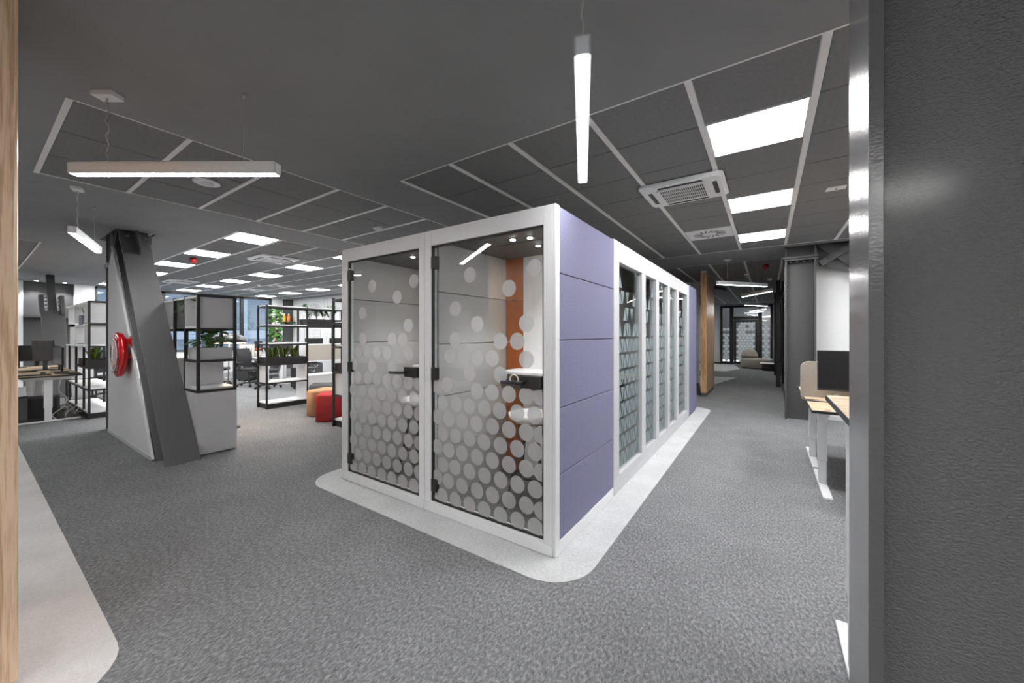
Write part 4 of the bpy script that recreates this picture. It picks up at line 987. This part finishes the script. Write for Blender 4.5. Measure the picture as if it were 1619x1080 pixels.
# ---------------------------------------------------------------- dome floor lamp
t = thing('floor_lamp', 'floor lamp with a broad dark metallic dome shade behind the white cabinet', 'floor lamp', (-6.87, 2.32, 0))
prof = [(0.215, 1.325), (0.226, 1.33), (0.222, 1.365), (0.200, 1.405), (0.155, 1.44), (0.085, 1.458), (0.02, 1.462)]
MB().lathe(prof, n=40).build('shade', M['chrome_dark'], t)
MB().lathe([(0.205, 1.316), (0.205, 1.324)], n=40).build('light_ring', M['warm_light'], t)
MB().tube([(-0.03, -0.02, 0.02), (0.0, 0.0, 1.32)], 0.009, 10).build('pole', M['chrome_dark'], t)
MB().lathe([(0.17, 0), (0.17, 0.012), (0.15, 0.022), (0.02, 0.026)], (-0.03, -0.02, 0), 32).build('base', M['black'], t)

# ---------------------------------------------------------------- office furniture kit
def task_chair(label, loc, rz, grp='black task chairs'):
    t = thing('task_chair', label, 'chair', (*loc, 0), rz, grp)
    m = MB()
    for k in range(5):
        a = 2*PI*k/5+0.3; c, s_ = math.cos(a), math.sin(a)
        MB().tube([(0.03*c, 0.03*s_, 0.10), (0.16*c, 0.16*s_, 0.095), (0.30*c, 0.30*s_, 0.07)], 0.018, 6, 0.013).build('base_leg', M['black_plastic'], t)
        MB().lathe([(0.03, -0.022), (0.032, 0), (0.03, 0.022)], (0.30*c, 0.30*s_, 0.032), 12, 'x').build('caster', M['black_plastic'], t)
    MB().tube([(0, 0, 0.08), (0, 0, 0.42)], 0.028, 10).build('gas_lift', M['chrome_dark'], t)
    sp = rr(-0.24, 0.24, -0.24, 0.24, 0.08, 4)
    m = MB(); n = len(sp)
    m.prism([(x, y, 0.44) for x, y in sp], (0, 0, 0.07)); m.build('seat', M['chair_mesh'], t, 0.02)
    MB().box(-0.12, 0.12, -0.12, 0.12, 0.41, 0.44).build('mechanism', M['chair_grey'], t, 0.005)
    vs = []; fs = []; nu, nv = 7, 8
    for side in (0, 0.025):
        for j in range(nv):
            f = j/(nv-1)
            for i in range(nu):
                u = i/(nu-1)*2-1; w = 0.22*(1-0.18*abs(f-0.4)); x = u*w
                y = 0.24+0.05*f-0.05*math.sin(PI*f)+0.05*(-(u*u))+side; vs.append((x, y, 0.56+0.50*f))
    for sd in (0, 1):
        o = sd*nu*nv
        for j in range(nv-1):
            for i in range(nu-1): q = (o+j*nu+i, o+j*nu+i+1, o+(j+1)*nu+i+1, o+(j+1)*nu+i); fs.append(q if sd == 0 else q[::-1])
    MB().add(vs, fs, True).build('backrest', M['chair_mesh'], t)
    MB().tube([(0, 0.08, 0.43), (0, 0.26, 0.46), (0, 0.29, 0.62), (0, 0.28, 0.85)], 0.022, 8).build('back_support', M['chair_grey'], t)
    for sx in (-1, 1):
        p = MB().tube([(sx*0.20, 0.02, 0.45), (sx*0.29, 0.02, 0.47), (sx*0.30, 0.02, 0.66)], 0.016, 8).build('armrest', M['black_plastic'], t)
        MB().box(sx*0.30-0.035, sx*0.30+0.035, -0.12, 0.14, 0.66, 0.69).build('arm_pad', M['black_plastic'], p, 0.008)
    return t
def monitor(label, loc, rz, w=0.54, h=0.33, zc=0.30, tilt=0.0, grp='monitors', pane='screen', bez='black_plastic'):
    t = thing('monitor', label, 'monitor', loc, rz, grp)
    m = MB(); s_, c_ = math.sin(tilt), math.cos(tilt)
    def tv(x, y, z): return (x, y*c_+(z)*s_, zc+z*c_-y*s_)
    def tb(x0, x1, y0, y1, z0, z1, nm, mt):
        g = MB().box(x0, x1, y0, y1, z0, z1); g.v = [Vector(tv(*v)) for v in g.v]; return g.build(nm, mt, t, 0.003)
    tb(-w/2, w/2, -0.005, 0.022, -h/2, h/2, 'casing', M[bez])
    tb(-w/2+0.01, w/2-0.01, -0.0075, -0.0055, -h/2+0.022, h/2-0.01, 'display', M[pane])
    tb(-w/4, w/4, 0.022, 0.045, -h/4, h/4, 'rear_housing', M['black_plastic'])
    MB().box(-0.03, 0.03, 0.035, 0.055, 0.01, zc).build('neck', M[bez], t)
    MB().rrect(-0.12, 0.12, -0.07, 0.11, 0, 0.012, 0.02).build('foot', M[bez], t)
    return t
def pedestal(label, loc, rz, w=0.42, d=0.55, h=0.56):
    t = thing('drawer_pedestal', label, 'drawer unit', (*loc, 0), rz, 'anthracite drawer pedestals')
    MB().box(-w/2, w/2, -d/2, d/2, 0.05, h).build('body', M['black_plastic'], t, 0.003)
    for k in range(3):
        z0 = 0.06+k*(h-0.07)/3; dr = MB().box(-w/2+0.004, w/2-0.004, -d/2-0.018, -d/2-0.001, z0, z0+(h-0.07)/3-0.006).build('drawer', M['darkgrey'], t)
        MB().tube([(-0.055, -d/2-0.02, z0+0.115), (-0.04, -d/2-0.03, z0+0.085), (0, -d/2-0.034, z0+0.07), (0.04, -d/2-0.03, z0+0.085), (0.055, -d/2-0.02, z0+0.115)], 0.008, 6).build('handle', M['chrome'], dr)
    for sx in (-1, 1):
        for sy in (-1, 1): MB().lathe([(0.022, -0.012), (0.022, 0.012)], (sx*(w/2-0.05), sy*(d/2-0.06), 0.024), 10, 'x').build('caster', M['black'], t)
    return t
def desk(label, loc, rz, w=1.6, d=0.8, h=0.76, top='desk', grp='height adjustable desks', edge=True, feet=(-1, 1), inset=0.11):
    """origin centre, width along local x, depth along local y"""
    t = thing('desk', label, 'desk', (*loc, 0), rz, grp)
    tp = MB().box(-w/2, w/2, -d/2, d/2, h-0.025, h).build('desktop', M[top], t)
    if edge:
        e = MB(); k = 0.003
        e.box(-w/2-k, w/2+k, -d/2-k, -d/2, h-0.026, h-0.001).box(-w/2-k, w/2+k, d/2, d/2+k, h-0.026, h-0.001).box(-w/2-k, -w/2, -d/2, d/2, h-0.026, h-0.001).box(w/2, w/2+k, -d/2, d/2, h-0.026, h-0.001)
        e.build('edge_band', M['black_plastic'], tp)
    MB().box(-w/2+0.1, w/2-0.1, -0.03, 0.03, h-0.07, h-0.028).build('crossbar', M['white'], t)
    for sx in feet:
        x = sx*(w/2-inset)
        MB().box(x-0.035, x+0.035, -d/2+0.02, d/2-0.02, 0.0, 0.022).build('foot', M['white'], t, 0.006)
        lg = MB().box(x-0.028, x+0.028, -0.04, 0.04, 0.022, h*0.5).build('leg', M['white'], t, 0.003)
        MB().box(x-0.034, x+0.034, -0.046, 0.046, h*0.30, h-0.07).build('sleeve', M['white'], lg, 0.003)
        MB().prism([(x-0.02, -d/2+0.06, h-0.026), (x-0.02, d/2-0.06, h-0.026), (x-0.02, d/2-0.14, h-0.075), (x-0.02, -d/2+0.14, h-0.075)], (0.04, 0, 0)).build('top_arm', M['white'], t)
    return t

# ---- right side desks
desk('oak desk farther from the viewer, behind the beige screen on the right', (1.13, 5.63), 0, 1.6, 0.92, 0.78)
desk('oak desk in front of the beige screen, monitor on it, right side', (1.13, 4.69), 0, 1.6, 0.90, 0.78)
desk('raised standing desk close to the near steel column', (1.05, 2.12), 0, 1.6, 0.74, 1.14, inset=0.066)
t = thing('desk_screen', 'beige felt divider with rounded corners between the two right desks', 'screen', (1.1, 5.155, 0.70))
B(t).prism([(x, 5.147, z) for x, z in rr(0.30, 1.9, 0.72, 1.16, 0.07, 5)], (0, 0.03, 0)).build('felt_panel', M['beige'], t, 0.004)
for x in (0.6, 1.6): B(t).box(x-0.02, x+0.02, 5.14, 5.146, 0.70, 0.82).build('bracket', M['white'], t)
monitor('black monitor on the right desk before the beige screen', (0.72, 4.88, 0.78), 0.0, 0.60, 0.40, 0.31, 0.05)
t = thing('desk_cable', 'black cable looped on the right desk', 'cable', (0.55, 4.8, 0.785))
MB().tube([(-0.12+0.13*math.cos(a), 0.05*math.sin(a), 0.006) for a in [k*PI/8 for k in range(4, 15)]]+[(0.05, -0.06, 0.006), (0.2, -0.03, 0.006)], 0.006, 6).build('cord', M['black_plastic'], t)
t = thing('paper_slip', 'white and red slip of paper at the front of the right desk', 'paper', (0.50, 4.29, 0.781))
MB().box(-0.09, 0.07, -0.012, 0.02, 0.0, 0.002).build('sheet', M['paper'], t); MB().box(-0.085, -0.04, -0.010, 0.018, 0.0021, 0.003).build('stripe', M['red_felt'], t)
task_chair('task chair at the right desks, hidden behind the column', (1.5, 3.75), PI)

# ---- left side desks
H1 = 0.77
for i, (x, y, l) in enumerate([(-10.58, 0.80, 'nearest left desk, its white T-foot along the carpet'), (-10.58, 0.02, 'left desk back to back with the nearest one, mostly behind the wood pillar'), (-12.24, 0.80, 'second left desk, one row farther from the walkway'), (-12.24, 0.02, 'second left desk of the inner row, behind the wood pillar edge')]):
    desk(l, (x, y), 0, 1.6, 0.76, H1)
t = thing('pc_tower', 'large black computer case on the floor under the nearest left desk', 'computer', (-10.0, 0.65, 0))
B(t).box(-10.35, -10.12, 0.30, 0.95, 0.01, 0.40).build('case', M['darkgrey'], t, 0.004); B(t).box(-10.118, -10.11, 0.45, 0.92, 0.04, 0.37).build('side_panel', M['black_plastic'], t)
t = thing('modesty_panel', 'dark low panel under the nearest left desk', 'panel', (-10.0, 0.3, 0))
B(t).box(-10.02, -9.99, -0.3, 0.60, 0.02, 0.42).build('board', M['darkgrey'], t, 0.003); B(t).box(-10.04, -9.97, -0.3, 0.60, 0.42, 0.44).build('cap', M['black'], t)
monitor('grey framed monitor facing the viewer on the nearest left desk', (-11.45, 0.87, H1), 0.95, 0.31, 0.40, 0.37, -0.06, pane='glare_grey_display', bez='chrome_dark')
for k, (x, y, rz, l) in enumerate([(-10.6, 0.97, 0.10, 'edge-on black monitor, nearest the left shelf'), (-11.25, 1.0, 0.05, 'edge-on black monitor, second from the left shelf'), (-12.1, 1.08, 0.05, 'edge-on black monitor, third from the left shelf'), (-12.6, 0.62, 1.4, 'dark wide monitor behind the grey framed one'), (-11.6, 0.15, 1.45, 'dark wide monitor left of the grey framed one, by the wood pillar'), (-13.0, 0.9, 1.5, 'dark monitor farthest back on the left desks')]):
    monitor(l, (x, y, H1), rz, 0.52, 0.32, 0.29)
def kb(x, y, rz, l):
    t = thing('keyboard', l, 'keyboard', (x, y, H1), rz, 'keyboards on the left desks')
    MB().box(-0.22, 0.22, -0.07, 0.07, 0.002, 0.018).build('body', M['black_plastic'], t, 0.003)
    g = MB()
    for i in range(14):
        for j in range(5): g.box(-0.21+i*0.03, -0.21+i*0.03+0.025, -0.06+j*0.025, -0.06+j*0.025+0.02, 0.018, 0.023)
    tag(g.build('keys', M['darkgrey'], t), kind='stuff')
kb(-9.95, 0.62, 1.5, 'black keyboard at the front edge of the nearest left desk'); kb(-10.0, 1.02, 0.3, 'black keyboard by the edge-on monitors on the left desk'); kb(-11.1, 0.55, 1.5, 'black keyboard deeper on the left desks')
t = thing('mouse', 'black computer mouse on the nearest left desk', 'mouse', (-10.3, 0.78, H1))
MB().lathe([(0.03, 0), (0.034, 0.012), (0.026, 0.028), (0.008, 0.036)], n=16).build('shell', M['black_plastic'], t); MB().box(-0.003, 0.003, -0.03, -0.012, 0.026, 0.032).build('wheel', M['darkgrey'], t)
t = thing('paper_stack', 'white sheets standing on the left desk by the monitors', 'paper', (-11.0, 0.45, H1))
MB().bar((0, -0.12, 0.0), (-0.04, -0.12, 0.2), 0.22, 0.01, (1, 0, 0)).build('sheet', M['paper'], t)
t = thing('pencil', 'short wooden pencil stand upright on the left desk', 'pencil', (-10.1, 0.50, H1))
MB().tube([(0, 0, 0), (0, 0, 0.12)], 0.012, 8).build('body', mat('brown stick', (0.35, 0.2, 0.08), 0.5), t)
for k, (x, y, l) in enumerate([(-9.95, 0.95, 'pale cable hanging in loops beside the nearest left desk'), (-10.4, 1.12, 'pale cable bundle on the floor under the left desk'), (-11.2, 1.1, 'tangled cables under the far left shelf')]):
    t = thing('cable', l, 'cable', (x, y, 0)); rnd = random.Random(k)
    if k == 0: pts = [(0, 0, 0.74), (0.02, -0.03, 0.5), (-0.05, 0.06, 0.36), (0.0, 0.02, 0.22), (0.03, -0.1, 0.10), (0.03, -0.06, 0.02)]
    else: pts = [(rnd.uniform(-0.4, 0.4), rnd.uniform(-0.12, 0.1), rnd.uniform(0.01, 0.12)) for _ in range(16)]
    sm = []
    for i in range(len(pts)-1):
        p0, p1, p2, p3 = [Vector(pts[max(0, min(len(pts)-1, i+o))]) for o in (-1, 0, 1, 2)]
        for q in range(6): f = q/6; sm.append(0.5*((2*p1)+(p2-p0)*f+(2*p0-5*p1+4*p2-p3)*f*f+(3*p1-p0-3*p2+p3)*f**3))
    sm.append(Vector(pts[-1])); MB().tube(sm, 0.007, 6).build('cord', M['cable'], t)
# second slanted brace far left
t = thing('slanted_brace', 'dark steel brace seen against the dark niche at the far left', 'brace', (-13.6, 1.35, 0))
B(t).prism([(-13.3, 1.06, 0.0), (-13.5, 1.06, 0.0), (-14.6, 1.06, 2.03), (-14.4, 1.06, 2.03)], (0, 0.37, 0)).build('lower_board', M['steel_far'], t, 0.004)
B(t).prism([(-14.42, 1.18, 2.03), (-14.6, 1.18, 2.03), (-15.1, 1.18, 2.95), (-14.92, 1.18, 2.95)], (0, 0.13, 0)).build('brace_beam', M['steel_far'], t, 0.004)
for y in (1.04, 1.36): B(t).prism([(-14.3, y, 1.95), (-14.55, y, 1.95), (-14.8, y, 2.40), (-14.55, y, 2.42)], (0, 0.07, 0)).build('connection_plate', M['steel_far'], t)
for y in (1.14, 1.34):
    for k in range(4): B(t).lathe([(0.022, 0), (0.022, 0.05)], (-14.42-k*0.055, y, 2.08+k*0.09), 6, 'x').build('bolt', M['chrome_dark'], t)

# ---- open office cluster
def add_desk_row(x, y, rz, l, top='white', w=1.6, d=0.8, h=0.74): return desk(l, (x, y), rz, w, d, h, top)
add_desk_row(-14.1, 5.25, 0, 'white desk by the windows with the framed picture', w=1.6)
add_desk_row(-12.45, 5.25, 0, 'white desk behind the tall middle shelf, nearer the lamp')
add_desk_row(-14.1, 6.1, 0, 'white desk back to back with the window desk'); 
add_desk_row(-15.6, 3.2, PI/2, 'white desk against the windows beyond the slanted brace')
add_desk_row(-12.08, 6.85, PI/2, 'white desk behind the beige divider', w=1.8, d=0.8)
t = thing('desk_screen', 'beige fabric desk divider with white edges behind the tall middle shelf', 'screen', (-11.65, 6.75, 0.6))
for nm, z0, z1, m_ in (('felt_panel', 0.635, 1.135, 'beige'), ('top_edge', 1.136, 1.16, 'white'), ('bottom_edge', 0.61, 0.634, 'white')): B(t).box(-11.66, -11.63, 5.9, 7.8, z0, z1).build(nm, M[m_], t)
for x, y, z, rz, l in [(-12.7, 5.55, 0.74, 0.1, 'dark monitor behind the snake plants'), (-12.0, 5.5, 0.74, -0.2, 'dark monitor left of the beige divider'), (-13.9, 5.5, 0.74, 0.0, 'dark monitor beside the framed picture'),
        (-12.0, 6.35, 0.74, PI/2, 'monitor peeking over the beige divider, left one'), (-12.0, 7.15, 0.74, PI/2, 'monitor peeking over the beige divider, right one'), (-14.4, 6.4, 0.74, 0.2, 'dark monitor by the window mullion'), (-15.7, 3.4, 0.74, PI/2, 'dark monitor at the window desk beyond the brace')]:
    monitor(l, (x, y, z), rz, 0.58, 0.34, 0.42 if 'peeking' in l else 0.31)
pedestal('anthracite three-drawer pedestal left of the tall middle shelf', (-13.45, 5.05), PI/2+0.1)
pedestal('anthracite three-drawer pedestal seen through the middle shelf', (-10.3, 5.2), PI/2+0.2)
pedestal('anthracite pedestal right of the middle shelf chair', (-11.9, 6.2), PI/2)
task_chair('black task chair with caster base just left of the tall middle shelf', (-12.05, 4.55), 1.9)
task_chair('task chair seen through the lower part of the middle shelf', (-11.15, 4.65), -0.6)
task_chair('task chair behind the dome lamp pole', (-12.9, 4.1), 2.6)
task_chair('task chair by the windows behind the shelf planters', (-14.9, 4.4), 1.2)
task_chair('task chair at the second row of white desks', (-13.6, 6.95), 0.2)
task_chair('task chair between the left desks and the brace', (-12.6, 1.9), 2.2)
t = thing('picture_frame', 'small framed sketch leaning on the white desk beside the lamp', 'picture', (-13.3, 4.95, 0.74))
MB().box(-0.012, 0.012, -0.22, 0.22, 0, 0.42).build('frame', M['chrome'], t); MB().box(0.0125, 0.015, -0.2, 0.2, 0.02, 0.40).build('print', M['paper'], t)
gg = MB()
for k in range(7): gg.box(0.0151, 0.017, -0.16+k*0.045, -0.14+k*0.045, 0.06+0.02*(k % 3), 0.22+0.04*(k % 4))
gg.build('sketch_lines', M['darkgrey'], t)
# wall shelf with bottles
t = thing('wall_shelf', 'small dark wall shelf on the column casing holding bright bottles', 'shelf', (-16.75, 7.7, 1.98))
B(t).box(-16.938, -16.6, 7.40, 8.0, 1.95, 1.98).build('board', M['black'], t); B(t).box(-16.938, -16.75, 7.68, 7.72, 1.85, 1.95).build('bracket', M['black'], t)
for y, m_, l in ((7.6, 'yellow', 'yellow bottle on the small dark shelf'), (7.78, 'orange_plastic', 'orange bottle on the small dark shelf')):
    t = thing('bottle', l, 'bottle', (-16.75, y, 1.98)); MB().lathe([(0.05, 0), (0.055, 0.02), (0.055, 0.22), (0.03, 0.28), (0.028, 0.30)], n=16).build('body', M[m_], t)
    MB().lathe([(0.03, 0.30), (0.03, 0.35)], n=12).build('cap', M['paper'], t)
# tall climbing plant
t = thing('potted_plant', 'tall climbing plant with hanging green leaves by the right end of the windows', 'plant', (-13.0, 5.55, 0.0)); rnd = random.Random(21)
t.location = (-15.6, 6.75, 0)
MB().lathe([(0.14, 0), (0.18, 0.35), (0.17, 0.36)], n=20).build('pot', M['darkgrey'], t)
MB().tube([(0, 0, 0.3), (0.02, 0.01, 1.2), (0, 0, 2.2)], 0.025, 8).build('stem', M['woodB'], t)
g = MB()
for k in range(150):
    a = rnd.random()*6.28; z = rnd.uniform(1.2, 2.5); r = 0.10+0.05*rnd.random()
    if 1.75 < z < 2.0 and rnd.random() < 0.85: r = rnd.uniform(0.1, 0.7); a = rnd.choice([1.57, -1.57])+rnd.uniform(-0.4, 0.4)
    c = Vector((r*math.cos(a), r*math.sin(a), z)); l = rnd.uniform(0.12, 0.2)
    g.add(*leafm(c, c+Vector((l*math.cos(a), l*math.sin(a), -0.05)), l*0.6, 5, droop=0.06))
tag(g.build('foliage', M['leaf'], t), kind='stuff')
# pendant paper cups, boxes on desks
t = thing('storage_box', 'white box on the desk behind the snake plants', 'box', (-11.9, 5.9, 0.74)); MB().box(-0.12, 0.12, -0.1, 0.1, 0, 0.38).build('body', M['white'], t, 0.004); MB().box(-0.125, 0.125, -0.105, 0.105, 0.38, 0.41).build('lid', M['white'], t)
t = thing('flower_pot', 'cream pot with orange flowers on the desk beside the lamp', 'plant', (-13.15, 5.2, 0.74)); MB().lathe([(0.07, 0), (0.10, 0.10), (0.09, 0.2)], n=16).build('pot', M['beige'], t)
g = MB(); rnd = random.Random(5)
for k in range(10):
    a = k*0.63; g.add(*leafm((0, 0, 0.2), (0.1*math.cos(a), 0.1*math.sin(a), 0.28), 0.05, 4))
g.build('petals', M['orange_plastic'], t)
